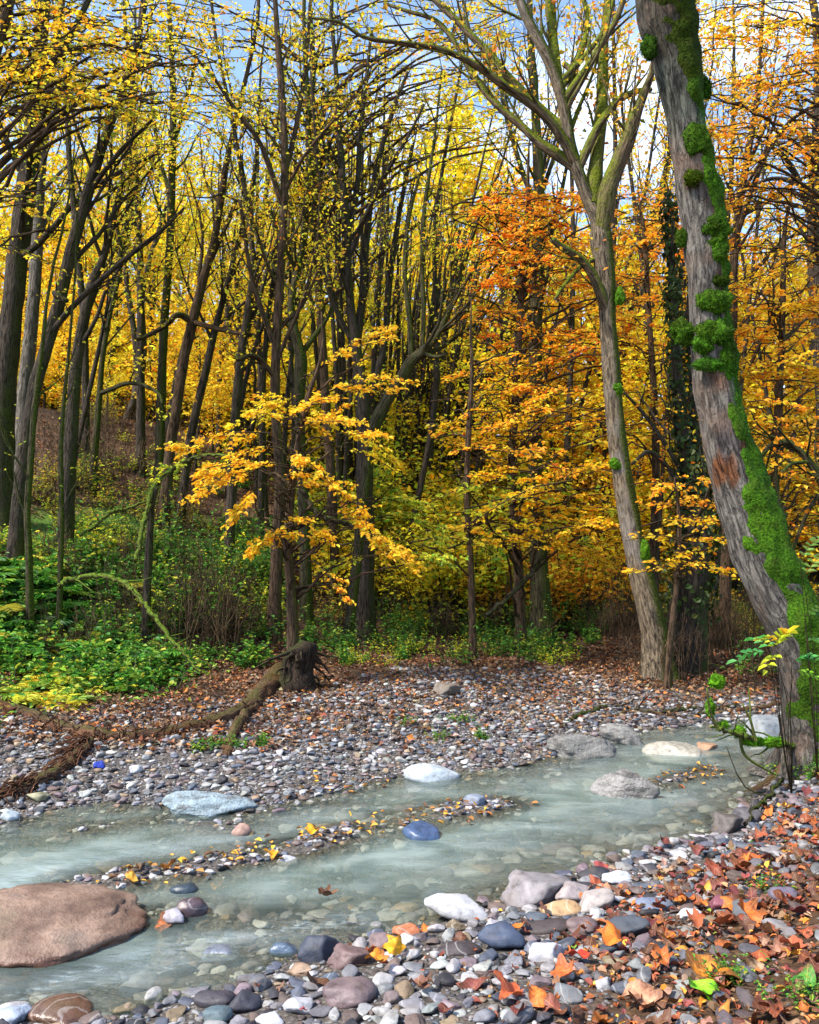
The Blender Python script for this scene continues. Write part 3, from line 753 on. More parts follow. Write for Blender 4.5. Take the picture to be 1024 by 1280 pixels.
tag(gm.build('gravel', M['gravel']), 'small mixed gravel of the near bank and mid stream bar', 'gravel', kind='stuff')
tag(gfar.build('gravel', M['gravel']), 'pale gravel beach along the far bank', 'gravel', kind='stuff')
bm2 = MB(); n = 3200; X = rs.uniform(-3, 3.4, n); Y = rs.uniform(2.6, 8.4, n); ok = inside(X, Y); X, Y = X[ok], Y[ok]; Hh = height(X, Y)
Xb = rs.uniform(-2.4, 2.8, 7000); Yb = rs.uniform(3.2, 6.6, 7000); kb = (rs.random(7000) < np.maximum(np.exp(-(segdist(Xb, Yb, BAR) / .32) ** 2), .7 * np.exp(-(segdist(Xb, Yb, SHOAL) / .3) ** 2))) & inside(Xb, Yb)
RR = np.concatenate([.025 + .075 * rs.random(len(X)) ** 3, .007 + .03 * rs.random(kb.sum()) ** 4]); X = np.concatenate([X, Xb[kb]]); Y = np.concatenate([Y, Yb[kb]]); Hh = height(X, Y)
for x, y, h, r in zip(X, Y, Hh, RR):
    r = min(r, max(.022, -h * .9))
    v, f = ICO_M[int(rs.integers(12))]; a = rs.uniform(0, 6.28); ca, sa = math.cos(a), math.sin(a); q = v * (r * 1.2, r, min(r * .5, max(.012, -h * .75)))
    bm2.add(np.stack([q[:, 0] * ca - q[:, 1] * sa + x, q[:, 0] * sa + q[:, 1] * ca + y, q[:, 2] + h], 1), None, f, np.clip(s2l(PALS[KEYS[rs.choice(8, p=KW)]][0]) * rs.uniform(.45, .8), 0, 1))
tag(bm2.build('gravel', M['gravel']), 'pale stones under the milky water', 'gravel', kind='stuff')
# ------------------------------------------------------------------ tree building
def grow_path(start, d, L, n, up, wander, rg):
    p = [np.asarray(start, float)]; d = unit(d)
    for k in range(n):
        d = unit(d + np.array([0, 0, up]) + rg.normal(0, wander, 3)); p.append(p[-1] + d * L / n)
    return np.array(p)

def side_dir(t, ang, rg, flat=0.0):
    """a direction leaving the axis t at an angle, about it at random"""
    r = rg.normal(size=3); r = r - t * (r @ t); r = unit(r); r[2] *= 1 - flat
    return unit(t * math.cos(ang) + unit(r) * math.sin(ang))

def branch_out(path, rad, mb, rg, n, lo, hi, Lf, ang=(0.45, 0.85), up=0.10, wander=0.12, levels=2, sides=5, twigs=None, rmin=0.004, col=None):
    """branches along a path, then their own branches; ends collect in twigs as (points)"""
    m = len(path)
    for k in range(n):
        f = lo + (hi - lo) * (k + rg.random()) / n
        i = min(int(f * (m - 1)), m - 2); a = path[i] + (path[i + 1] - path[i]) * (f * (m - 1) - i)
        t = unit(path[i + 1] - path[i]); r = (rad[i] + (rad[i + 1] - rad[i]) * (f * (m - 1) - i))
        L = Lf * (1.15 - 0.75 * (f - lo) / max(hi - lo, 1e-3)) * rg.uniform(.65, 1.25)
        nn = 7 if levels > 1 else 5
        p = grow_path(a, side_dir(t, rg.uniform(*ang), rg), L, nn, up, wander, rg)
        r0 = max(min(r * rg.uniform(.35, .55), 0.022 * L + 0.004), rmin)
        rr = np.linspace(r0, max(rmin * 0.7, r0 * 0.22), len(p))
        tube(mb, p, rr, sides if r0 > 0.02 else 4, col=col)
        if levels > 1:
            branch_out(p, rr, mb, rg, max(3, int(3 + 2.2 * L)), 0.25, 1.0, L * 0.42, ang, up * 0.7, wander * 1.2, levels - 1, 4, twigs, rmin, col)
        if twigs is not None and levels <= 2: twigs.append(p[len(p) // 3:] if levels == 2 else p)

def leaf_twigs(mb, twigs, per_m, size, pal, rg, spread=0.10, detail=1, flat=0.55, jit=0.16, droop=0.15, keep=1.0):
    """leaves set along twigs"""
    P_, A_, K_ = [], [], []
    for p in twigs:
        if keep < 1 and rg.random() > keep: continue
        seg = np.linalg.norm(np.diff(p, axis=0), axis=1); L = seg.sum(); n = rg.poisson(per_m * L)
        if n == 0: continue
        u = rg.random(n) * (len(p) - 1); k = np.minimum(u.astype(int), len(p) - 2)
        q = p[k] + (p[k + 1] - p[k]) * (u - k)[:, None]; t = unit(p[k + 1] - p[k])
        P_.append(q + rg.normal(0, spread, (n, 3)) * (1, 1, 0.6)); A_.append(t * 0.6 + rg.normal(0, 0.7, (n, 3)) * (1, 1, .5) - (0, 0, droop)); K_.append(np.repeat(np.clip(rg.normal(1, .17) * (1 + rg.normal(0, .07, 3)), .5, 1.4)[None], n, 0))
    if not P_: return 0
    P_ = np.concatenate(P_); A_ = np.concatenate(A_); n = len(P_); K_ = np.concatenate(K_)
    N_ = rg.normal(0, 1 - flat, (n, 3)) + (0, 0, flat * 1.6)
    leaves(mb, P_, A_, N_, size * rg.uniform(.45, 1.4, n), rg.uniform(.45, .75, n), np.clip(pick(pal, n, rg, jit) * K_, .004, .95), detail)
    return n

def trace3(pts, Y, n=None, dy=0.0, rg=None):
    """photo pixels (x, y, width) -> points and radii in the place, Y metres ahead (dy: how far it leans away)"""
    a = np.array(pts, float); m = len(a)
    yy = Y + dy * np.linspace(0, 1, m) if np.isscalar(dy) else Y + np.interp(np.linspace(0, 1, m), np.linspace(0, 1, len(dy)), dy)
    w = np.array([P(x, y, d) for (x, y, _), d in zip(a, yy)]); r = a[:, 2] * yy / FPX / 2
    n = n or 6 * m
    c = catmull(w, n); rr = np.interp(np.linspace(0, m - 1, n), np.arange(m), r)
    return c, rr

def on_ground(pts, rad, sink=0.12):
    """carry a trunk down to the ground it stands on"""
    p0 = pts[0]; g = H(p0[0], p0[1])
    if p0[2] > g - sink:
        d = pts[0] - pts[1]; d = d / max(abs(d[2]), 1e-3)
        d[:2] = np.clip(d[:2], -0.35, 0.35) * 0.6
        if d[2] > 0: d = np.array([0, 0, -1.0])
        L = p0[2] - (g - sink); e = p0 + d / abs(d[2]) * L
        k = max(2, int(L / 0.25)); q = np.linspace(e, p0, k + 1)[:-1]
        return np.vstack([q, pts]), np.concatenate([np.full(k, rad[0]) * np.linspace(1.15, 1, k), rad])
    keep = pts[:, 2] > g - sink - 0.1
    return pts[keep], rad[keep]

def out_of_top(pts, rad, L, rg, up=0.25):
    """carry a stem on above the picture"""
    d = unit(pts[-1] - pts[-4]); q = grow_path(pts[-1], d, L, 8, up, 0.08, rg)[1:]
    return np.vstack([pts, q]), np.concatenate([rad, np.linspace(rad[-1], max(rad[-1] * 0.25, 0.006), len(q))])

def tree(name, label, Y, trunk, limbs=(), mat='dark', limbmat=None, pal=OLIVE, dens=9, size=0.085, nb=8, bl=1.8, lo=0.45, top=4.0, seed=1, group=None, cat='tree',
         dy=0.0, rough=0.10, sides=10, flare=0.5, levels=2, lib=1.0, limb_lv=2, ang=(0.4, 0.8), up=0.10, fl=None, keep=1.0, detail=1, spread=0.12, hi=1.0, freq=3.0):
    """a tree traced by its trunk and main limbs; the fine branching and the leaves are grown"""
    rg = np.random.default_rng(seed)
    pts, rad = trace3(trunk, Y, dy=dy)
    pts, rad = on_ground(pts, rad)
    if top: pts, rad = out_of_top(pts, rad, top, rg)
    root = empty(name, (pts[0, 0], pts[0, 1], H(pts[0, 0], pts[0, 1])))
    tag(root, label, cat, group)
    off = np.array(root.location)
    tm, lm = MB(), MB(); tw = []; bm_ = tm
    tube(tm, pts - off, rad, sides, rough, seed, freq=freq, flare=flare)
    tm.mi = 1 if fl else 0
    branch_out(pts - off, rad, bm_, rg, nb, lo, hi, bl, ang, up, 0.12, levels, 5, tw)
    for k, lb in enumerate(limbs):
        lbm = MB()
        lp, lr = trace3(lb[0] if isinstance(lb, tuple) else lb, Y, dy=(lb[1] if isinstance(lb, tuple) else 0.0))
        j = np.argmin(np.linalg.norm(pts - lp[0], axis=1)); lp = lp + (pts[j] - lp[0]) * np.linspace(1, 0, len(lp))[:, None] ** 2
        tube(lbm, lp - off, lr, 8, 0.10, seed + k + 3, freq=4)
        lbm.build('limb', M[limbmat or mat], root)
        L = np.linalg.norm(np.diff(lp, axis=0), axis=1).sum()
        branch_out(lp - off, lr, bm_, rg, max(2, int(L * 2.2 * lib)), 0.2, 1.0, min(0.9, 0.35 * L + 0.2) * (bl / 1.8), ang, up, 0.12, limb_lv, 5, tw)
    tm.build('trunk', [M[mat], M[fl]] if fl else M[mat], root)
    if dens and leaf_twigs(lm, tw, dens, size, pal, rg, spread, detail, keep=keep):
        lm.build('crown', M['leaf'], root, smooth=False)
    return root, pts, rad

def spray(bmb, lmb, a, b, width, n, size, pal, rg, droop=0.06, detail=2):
    """a flat layered beech spray: an axis, side twigs left and right, leaves lying level along them"""
    a = np.asarray(a, float); b = np.asarray(b, float); L = np.linalg.norm(b - a)
    ax = catmull(np.array([a, (a + b) / 2 + (0, 0, 0.06 * L), b - (0, 0, droop * L)]), 7)
    ax = ax + rg.normal(0, 0.012, ax.shape)
    tube(bmb, ax, np.linspace(0.004 + 0.005 * L, 0.0025, 7), 4)
    t = unit(b - a); s = unit(np.cross(t, (0, 0, 1.0)))
    tws = [ax]
    for k in range(int(4 + 5 * L)):
        f = rg.uniform(0.15, 0.95); i = min(int(f * 6), 5); o = ax[i] + (ax[i + 1] - ax[i]) * (f * 6 - i)
        l = 1.3 * width * rg.uniform(.35, 1.15) * (1.1 - 0.6 * f)
        d = unit(t * 0.75 + s * rg.choice([-1, 1]) * rg.uniform(.6, 1.1) + (0, 0, rg.normal(0.02, .12)))
        e = o + d * l - (0, 0, l * rg.uniform(-0.05, 0.16)); p = np.linspace(o, e, 4); p[1:3, 2] += 0.03 * l
        tube(bmb, p, np.linspace(0.003, 0.0015, 4), 3); tws.append(p)
    k = max(1, int(n / len(tws)))
    PP, AA = [], []
    for p in tws:
        m = rg.poisson(k * (1.1 if p is ax else 1)); u = (rg.random(m) * 0.9 + 0.1) * (len(p) - 1); i = np.minimum(u.astype(int), len(p) - 2)
        q = p[i] + (p[i + 1] - p[i]) * (u - i)[:, None]; tt = unit(p[i + 1] - p[i]); ss = np.cross(tt, (0, 0, 1.0))
        sg = rg.choice([-1, 1], m)[:, None]
        AA.append(tt * 0.7 + ss * sg * 0.9 + rg.normal(0, .25, (m, 3)) - (0, 0, 0.12)); PP.append(q + rg.normal(0, .012, (m, 3)))
    PP = np.concatenate(PP); AA = np.concatenate(AA); m = len(PP)
    leaves(lmb, PP, AA, rg.normal(0, .6, (m, 3)) + (0, -.35, 1), size * rg.uniform(.5, 1.35, m), rg.uniform(.5, .66, m), pick(pal, m, rg), detail)
# ------------------------------------------------------------------ the big mossy tree on the near bank
rg = np.random.default_rng(50)
YM = 6.0
MT = [(1034, 950, 98), (1030, 915, 92), (1022, 880, 80), (1011, 830, 74), (992, 777, 71), (967, 728, 69), (951, 690, 71), (935, 640, 69), (921, 597, 62), (907, 545, 56), (894, 482, 51), (888, 430, 49), (887, 400, 48), (882, 330, 48),
      (877, 275, 48), (871, 230, 51), (862, 185, 46), (857, 150, 46), (851, 115, 48), (846, 85, 54), (838, 50, 61), (833, 20, 71), (830, -20, 74), (826, -80, 65)]
mossy, mp_, mr_ = tree('leaning_tree', 'thick leaning grey tree with bright green moss cushions on the near right bank', YM, MT, mat='old', nb=10, bl=2.4, lo=0.86, top=5.0, seed=51, pal=ORANGE, dens=4,
                       rough=0.085, sides=40, flare=0.55, dy=[0, 0.1, 0.0, -0.1], freq=5.0, up=0.15)
off = np.array(mossy.location)
# the great leaning limbs that leave the knot above the picture
def moss_cushion(parent, c, rx, ry, rz, seed, tint=(1, 1, 1), fuzz=1500, blade=0.013):
    r = np.random.default_rng(seed); v, f = ICO[3]; q = v * (1 + 0.34 * noise3(v * 1.6 + seed * 3.1, seed) + 0.20 * noise3(v * 4 + seed, seed + 1))[:, None] * (rx, ry, rz)
    m_ = MB(); g = 0.8 + 0.25 * noise3(v * 3 + seed, seed + 4)
    m_.add(q + c, None, f, g[:, None] * np.array(tint))
    n = fuzz; k = r.integers(len(v), size=n); o = q[k] + r.normal(0, 0.04, (n, 3)) * (rx, ry, rz) + c; nr = unit(q[k] / np.array([rx, ry, rz]) ** 2 * min(rx, ry, rz))
    a = unit(nr + r.normal(0, .5, (n, 3)) - (0, 0, 0.25)); L = blade * r.uniform(.6, 1.4, n)
    leaves(m_, o, a, r.normal(size=(n, 3)), L, 0.3, np.clip(0.75 + 0.45 * r.random((n, 1)), 0, 1.4) * np.array(tint), 1, 0.05)
    return m_.build('moss_cushion', M['moss'], parent)
def cushion_at(px, py, wpx, hpx, seed, tint=(1, 1, 1), front=0.75, dz=0.0):
    front = .97
    i = np.argmin(np.abs(toscreen(mp_)[:, 1] - py)); cpt = mp_[i]; rr = mr_[i]
    p = P(px, py, cpt[1]); dx = (p[0] - cpt[0]) / max(rr, .01)
    y = cpt[1] - rr * math.sqrt(max(0.0, 1 - min(1, dx * dx * 0.8))) * front
    p = P(px, py, y); s = y / FPX
    return moss_cushion(mossy, p - off, wpx * s / 2, min(wpx, hpx) * s / 2 * 0.62, hpx * s / 2, seed, tuple(np.array(tint) * .8 * np.random.default_rng(seed).uniform(.7, 1.15) * (1 + np.random.default_rng(seed + 1).normal(0, .1) * np.array([1, 0, -.5]))), int(500 + wpx * hpx * 1.1))
G1 = (1, 1, 1); GB = (0.8, 0.62, 0.45); GD = (0.55, 0.66, 0.6)
for k, (px, py, w_, h_, t_) in enumerate([(872, 176, 26, 40, G1), (888, 226, 14, 26, G1), (893, 284, 34, 24, G1), (898, 315, 22, 36, G1), (895, 300, 20, 18, G1), (893, 376, 32, 26, G1), (898, 352, 20, 16, GB), (884, 412, 26, 20, G1), (898, 416, 28, 26, G1), (880, 430, 22, 20, G1),
        (906, 440, 22, 36, G1), (886, 456, 30, 14, G1), (908, 462, 18, 26, G1), (854, 415, 24, 26, G1), (848, 412, 14, 16, GB), (853, 296, 12, 20, G1), (881, 110, 14, 26, GD), (812, 60, 16, 30, GD), (866, 222, 18, 18, GB)]):
    cushion_at(px, py, w_ * 1.2, h_ * 1.15, 700 + k, t_)
# the mat of moss that wraps its right side: a layer with its own thickness over the bark
d_ = np.concatenate([[0], np.cumsum(np.linalg.norm(np.diff(mp_, axis=0), axis=1))]); nn = 420; ss_ = 84
pm = np.stack([np.interp(np.linspace(0, d_[-1], nn), d_, mp_[:, k]) for k in range(3)], 1); rm_ = np.interp(np.linspace(0, d_[-1], nn), d_, mr_)
tm_ = MB(); tube(tm_, pm - off, rm_, ss_, 0.085, 51, freq=5.0, flare=0.55)
vv = tm_.V[0][:-1].reshape(nn, ss_, 3) + off; no = unit(vv - pm[:, None, :]); py_ = toscreen(pm)[:, 1]
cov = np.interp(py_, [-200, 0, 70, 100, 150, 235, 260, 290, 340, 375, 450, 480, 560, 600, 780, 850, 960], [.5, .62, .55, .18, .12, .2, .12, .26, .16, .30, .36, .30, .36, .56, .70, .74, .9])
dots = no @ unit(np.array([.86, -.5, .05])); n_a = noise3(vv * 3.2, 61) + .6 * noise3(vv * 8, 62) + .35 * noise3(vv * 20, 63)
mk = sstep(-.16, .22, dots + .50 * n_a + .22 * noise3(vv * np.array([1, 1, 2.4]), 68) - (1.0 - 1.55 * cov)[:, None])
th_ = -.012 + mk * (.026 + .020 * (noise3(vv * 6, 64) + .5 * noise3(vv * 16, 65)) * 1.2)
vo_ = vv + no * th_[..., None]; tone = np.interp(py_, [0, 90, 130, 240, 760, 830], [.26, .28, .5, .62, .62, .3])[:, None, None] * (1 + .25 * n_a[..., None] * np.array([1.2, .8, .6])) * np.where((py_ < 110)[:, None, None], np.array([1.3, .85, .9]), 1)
f4 = _ring[(nn, ss_)]; keep = (mk.reshape(-1)[f4] > .02).any(1); f4 = f4[keep]; us = np.unique(f4); rmp = np.full(nn * ss_, -1); rmp[us] = np.arange(len(us))
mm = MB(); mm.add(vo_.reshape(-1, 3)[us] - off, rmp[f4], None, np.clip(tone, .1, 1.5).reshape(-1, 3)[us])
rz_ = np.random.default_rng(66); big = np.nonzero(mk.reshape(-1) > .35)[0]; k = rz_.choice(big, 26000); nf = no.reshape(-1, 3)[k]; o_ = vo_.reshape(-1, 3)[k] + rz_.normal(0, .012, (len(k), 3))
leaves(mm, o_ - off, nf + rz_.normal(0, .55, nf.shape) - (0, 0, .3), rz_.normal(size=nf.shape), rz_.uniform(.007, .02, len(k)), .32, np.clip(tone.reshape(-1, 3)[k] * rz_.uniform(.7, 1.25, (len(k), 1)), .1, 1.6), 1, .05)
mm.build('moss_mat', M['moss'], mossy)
# torn and stained places of its bark; the dark foot is painted shade
tr_ob = [c for c in mossy.children if c.name.startswith('trunk')][0]; me = tr_ob.data; nv = len(me.vertices); co = np.zeros(nv * 3); me.vertices.foreach_get('co', co); co = co.reshape(-1, 3) + off
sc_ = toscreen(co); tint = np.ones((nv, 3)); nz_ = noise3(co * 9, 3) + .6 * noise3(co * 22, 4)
def stain_or_shade(px, py, wx, hy, c):
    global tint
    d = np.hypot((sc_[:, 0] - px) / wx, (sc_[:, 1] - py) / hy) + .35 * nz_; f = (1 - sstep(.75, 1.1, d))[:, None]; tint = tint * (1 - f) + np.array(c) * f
for a in ((898, 590, 11, 24, (1.15, .50, .24)), (916, 588, 8, 22, (1.1, .5, .26)), (898, 466, 16, 16, (.95, .42, .22)), (906, 540, 13, 28, (.48, .44, .50)), (888, 245, 15, 22, (.42, .36, .33)), (935, 560, 10, 14, (1.0, .5, .25)), (866, 226, 13, 18, (.5, .44, .38)), (898, 265, 12, 26, (.75, .42, .28)), (838, 30, 60, 62, (.34, .32, .26)), (850, 110, 50, 60, (.62, .72, .66)), (905, 350, 10, 30, (.55, .4, .3)), (1012, 880, 80, 95, (.42, .42, .42))): stain_or_shade(*a)
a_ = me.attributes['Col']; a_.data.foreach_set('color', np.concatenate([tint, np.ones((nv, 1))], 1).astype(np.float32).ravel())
# roots reaching down the bank
rm = MB()
for k in range(9):
    a = -2.9 + k * 0.42; o = mp_[0] + (0, 0, 0.25); d = np.array([math.cos(a), math.sin(a) , 0])
    L = rg.uniform(.45, .9); p = [o + d * 0.12]
    for q in np.linspace(0.25, 1, 6):
        x, y = (o + d * L * q)[:2] + rg.normal(0, .03, 2); p.append(np.array([x, y, H(x, y) + 0.04 * (1 - q) + (0.12 if q < .3 else 0)]))
    tube(rm, catmull(np.array(p), 16) - off, np.linspace(0.07, 0.012, 16), 7, .15, k)
rm.build('root', M['log'], mossy)

# ------------------------------------------------------------------ the pale forked tree across the stream, its dark neighbour
fork = [(824, 846, 40), (820, 800, 34), (809, 750, 32), (795, 690, 27), (784, 630, 26), (774, 570, 24), (767, 500, 22), (763, 440, 22), (760, 400, 21), (757, 350, 25), (752, 300, 28), (748, 275, 21), (729, 232, 16), (714, 185, 15), (705, 135, 15), (692, 90, 14), (676, 55, 14), (660, 25, 13), (646, -10, 12)]
forked, fp_, fr_ = tree('forked_tree', 'tall pale barked forked tree on the far bank, moss on its limbs', 9.8, fork, [
    ([(754, 290, 26), (762, 240, 23), (776, 200, 20), (786, 175, 18), (795, 145, 15), (806, 115, 11), (815, 90, 8), (818, 60, 6)], -0.5),
    ([(757, 250, 20), (757, 210, 19), (757, 170, 17), (758, 125, 15), (757, 85, 14), (757, 45, 12), (762, 0, 11), (764, -40, 8)], 0.4),
    ([(758, 100, 11), (748, 70, 8), (740, 35, 7), (730, 0, 6)], 0.3), ([(760, 110, 11), (770, 60, 8), (778, 20, 8), (784, -20, 6)], -0.3), ([(758, 90, 8), (766, 40, 6), (766, -10, 5)], .1),
    ([(770, 195, 12), (774, 150, 11), (784, 122, 9), (800, 113, 8), (815, 112, 5)], -0.2),
    ([(757, 128, 10), (738, 108, 9), (722, 92, 8), (705, 80, 7)], 0.2),
    ([(718, 202, 15), (703, 172, 14), (680, 142, 13), (655, 122, 12), (630, 106, 11), (600, 84, 10), (570, 68, 8), (540, 58, 7), (500, 53, 6), (455, 46, 5), (425, 28, 4), (390, 22, 3)], -0.8),
    ([(724, 215, 14), (700, 196, 14), (676, 180, 12), (650, 156, 10), (620, 130, 9), (594, 98, 8), (570, 55, 7), (545, 26, 6), (510, 14, 5), (480, 4, 4)], 0.8),
    ([(710, 168, 13), (690, 150, 12), (660, 122, 11), (634, 95, 10), (612, 68, 10), (585, 40, 9), (560, 15, 9), (535, -8, 8), (510, -30, 6)], 0.5),
    ([(700, 130, 14), (694, 85, 14), (690, 40, 13), (688, 0, 12), (684, -40, 9)], 0.7), 
    ([(764, 392, 15), (756, 372, 14), (744, 345, 12), (730, 326, 11), (716, 316, 11), (702, 308, 10), (690, 299, 8)], -0.4), ([(726, 322, 7), (716, 332, 6), (706, 352, 5), (694, 374, 4)], -0.2), ([(735, 298, 4), (745, 292, 5), (757, 300, 7)], 0.1)],
    mat='pale', limbmat='limb', fl='limb', pal=[(4, (206, 176, 44)), (3, (220, 160, 50)), (2, (170, 160, 50)), (1, (220, 130, 50))], dens=10, size=0.07, nb=5, bl=1.7, lo=0.62, top=3.5, seed=60, rough=0.07, sides=22, flare=0.35, freq=4, lib=1.7, detail=1)
off = np.array(forked.location)
for k, (px, py, w_, h_) in enumerate([(772, 486, 12, 14), (770, 580, 14, 14), (775, 372, 14, 22), (806, 690, 12, 30)]):
    i = np.argmin(np.abs(toscreen(fp_)[:, 1] - py)); p = P(px, py, fp_[i, 1] - fr_[i] * 0.8); s = p[1] / FPX
    moss_cushion(forked, p - off, w_ * s / 2, .04, h_ * s / 2, 800 + k, (1, 1, .9), 300)

dk, dkp, dkr = tree('ivy_clad_tree', 'short dark broken trunk wrapped in ivy, close behind the pale forked tree', 10.4, [(850, 850, 62), (856, 800, 52), (862, 740, 48), (868, 690, 44), (870, 640, 38), (866, 600, 28), (858, 560, 20), (850, 500, 15), (846, 440, 13), (842, 380, 11), (840, 320, 9), (836, 250, 6)],
     [([(868, 660, 18), (878, 600, 14), (868, 540, 12), (866, 470, 11), (862, 400, 9), (864, 330, 6)], .3), ([(862, 640, 9), (835, 590, 7), (812, 565, 6), (790, 580, 4)], -.3), ([(858, 620, 8), (830, 560, 6), (806, 520, 5), (780, 490, 3)], -.2), ([(872, 660, 8), (900, 600, 6), (915, 560, 4)], .2)],
     mat='dark', nb=14, bl=1.2, lo=0.25, top=0, seed=62, pal=ORANGE, dens=9, size=0.06, flare=0.5, rough=.2, sides=16)
off = np.array(dk.location); ivm = MB(); ri = np.random.default_rng(5)
n = 1700; k = ri.integers(10, len(dkp), n); a = ri.uniform(0, 2 * pi, n); rr = dkr[k] * ri.uniform(.95, 1.5, n) + ri.uniform(0, .05, n)
o = dkp[k] + np.stack([np.cos(a) * rr, np.sin(a) * rr, ri.uniform(-.12, .12, n)], 1); nr = np.stack([np.cos(a), np.sin(a), np.full(n, .4)], 1)
leaves(ivm, o - off, ri.normal(0, .6, (n, 3)) - (0, 0, .7), nr, ri.uniform(.05, .09, n), .8, pick([(4, (44, 62, 30)), (3, (58, 76, 34)), (1, (84, 92, 40))], n, ri), 2)
ivm.build('ivy', M['herb'], dk, False)

# ------------------------------------------------------------------ straight trunk between
tree('straight_tree', 'slim straight dark tree standing behind the orange beech leaves', 13.0, [(676, 745, 26), (673, 690, 21), (670, 630, 19), (669, 560, 18), (669, 480, 17), (670, 400, 17), (672, 330, 17), (674, 260, 15), (672, 190, 13), (668, 120, 11), (664, 60, 9), (662, 0, 8)],
     [([(674, 262, 8), (655, 220, 7), (640, 170, 6), (628, 120, 5), (618, 60, 4)], .5), ([(672, 330, 8), (690, 290, 7), (702, 240, 5), (712, 190, 4)], .4), ([(673, 250, 6), (694, 190, 5), (712, 130, 4)], .2)],
     mat='greenish', pal=ORANGE, dens=8, size=0.07, nb=14, bl=1.7, lo=0.35, top=3, seed=64)

# ------------------------------------------------------------------ the dark stems of the left and the middle
T = []
def stem(label, Y, tr, limbs=(), mat='dark', seed=0, **k):
    T.append(label); kw = dict(pal=OLIVE, dens=27, size=0.056, nb=10, bl=2.0, lo=0.4, top=4, flare=.35); kw.update(k)
    return tree('tree', label, Y, tr, limbs, mat=mat, seed=seed, **kw)
stem('thick dark tree at the left edge, leftmost on the hillside', 12.5, [(2, 560, 30), (4, 500, 28), (10, 440, 27), (20, 340, 25), (30, 260, 24), (40, 180, 23), (46, 110, 20), (52, 40, 18), (56, -20, 14)],
     [([(34, 235, 12), (14, 190, 9), (-4, 150, 8), (-20, 110, 6)], -.4), ([(44, 130, 12), (66, 80, 10), (96, 30, 8), (120, -20, 6)], .4), ([(30, 330, 9), (60, 300, 8), (100, 250, 7), (150, 215, 5), (200, 190, 3)], -1), ([(40, 190, 8), (66, 150, 6), (80, 100, 5)], .3), ([(48, 90, 9), (20, 40, 7), (0, 0, 6)], -.5)], 'dark', 70, nb=12)
stem('grey barked tree just right of the thick dark edge tree', 13.5, [(26, 590, 20), (30, 500, 18), (40, 400, 16), (46, 320, 15), (49, 240, 14), (56, 160, 12), (66, 80, 10), (78, 0, 8)], [([(47, 300, 7), (70, 250, 5), (92, 215, 4)], .4)], 'grey', 71)
stem('brown tree leaning right, third from the left edge', 11.0, [(24, 630, 19), (30, 580, 18), (41, 500, 17), (56, 440, 16), (72, 385, 16), (90, 310, 15), (104, 262, 14), (116, 220, 13), (136, 160, 11), (155, 110, 10), (172, 50, 8), (182, 0, 6)],
     [([(64, 420, 8), (96, 380, 7), (150, 330, 6), (200, 290, 5), (230, 260, 3)], -.8), ([(96, 290, 8), (88, 220, 7), (84, 150, 6), (88, 80, 4)], .4), ([(112, 240, 7), (150, 190, 6), (190, 150, 4)], -.3), ([(40, 370, 6), (60, 366, 8), (84, 376, 6)], -.3)], 'dark', 72, nb=12)
stem('dark tree with peeling lower bark, right of the third tree', 12.0, [(86, 585, 18), (90, 530, 17), (94, 470, 15), (103, 410, 14), (115, 355, 12), (128, 325, 10), (140, 280, 9), (152, 230, 7), (160, 180, 6)],
     [([(104, 405, 7), (126, 350, 6), (150, 320, 6), (146, 280, 4)], .3), ([(98, 440, 6), (120, 400, 5), (134, 360, 5), (160, 320, 4)], -.4)], 'dark', 73)
stem('thin upright sapling with an arched side branch on the hill crest', 14.5, [(119, 560, 9), (124, 500, 8), (128, 450, 7), (136, 400, 6), (150, 340, 5), (156, 290, 4)], [([(126, 495, 6), (140, 488, 6), (160, 480, 5), (180, 482, 5), (198, 492, 4), (203, 505, 3)], -.5)], 'greenish', 74, size=.09)
stem('slender straight tree on the crest, left of a group of three', 16.0, [(176, 555, 12), (176, 480, 11), (176, 400, 10), (175, 330, 9), (172, 250, 8), (166, 150, 7), (160, 60, 5)], (), 'dark', 75)
stem('slender mossy tree on the crest with a forked top', 15.0, [(200, 560, 13), (202, 480, 12), (205, 410, 11), (211, 330, 10), (214, 260, 10), (216, 180, 9), (216, 100, 8), (212, 20, 6)], [([(214, 250, 6), (200, 200, 5), (190, 130, 4), (186, 60, 3)], .4), ([(216, 190, 6), (232, 130, 5), (246, 70, 4)], .2)], 'greenish', 76)
stem('brown curved tree leaning right with a mossy burr half way', 14.0, [(214, 552, 14), (222, 500, 13), (230, 450, 13), (240, 405, 13), (254, 350, 11), (268, 300, 10), (276, 250, 9), (284, 200, 8), (300, 130, 6), (316, 60, 5)],
     [([(240, 405, 9), (222, 395, 8), (206, 408, 6), (184, 420, 6), (170, 425, 4)], -.7), ([(242, 402, 8), (262, 408, 7), (290, 415, 6), (320, 420, 5)], -.5), ([(256, 345, 6), (280, 290, 5), (296, 250, 4)], .4)], 'brown', 77)
stem('dark slanting pole tree behind the mossy burr', 14.5, [(236, 560, 11), (246, 510, 11), (258, 460, 10), (268, 415, 9), (280, 370, 8), (296, 310, 6), (312, 250, 5)], (), 'dark', 78)
stem('twin dark pole tree left of the middle clump', 13.5, [(292, 560, 12), (296, 500, 12), (302, 440, 11), (310, 390, 10), (316, 330, 8), (310, 260, 7), (298, 190, 6), (284, 120, 5), (270, 50, 4)], [([(303, 430, 7), (322, 380, 6), (336, 330, 5), (350, 290, 4)], .4)], 'dark', 79)
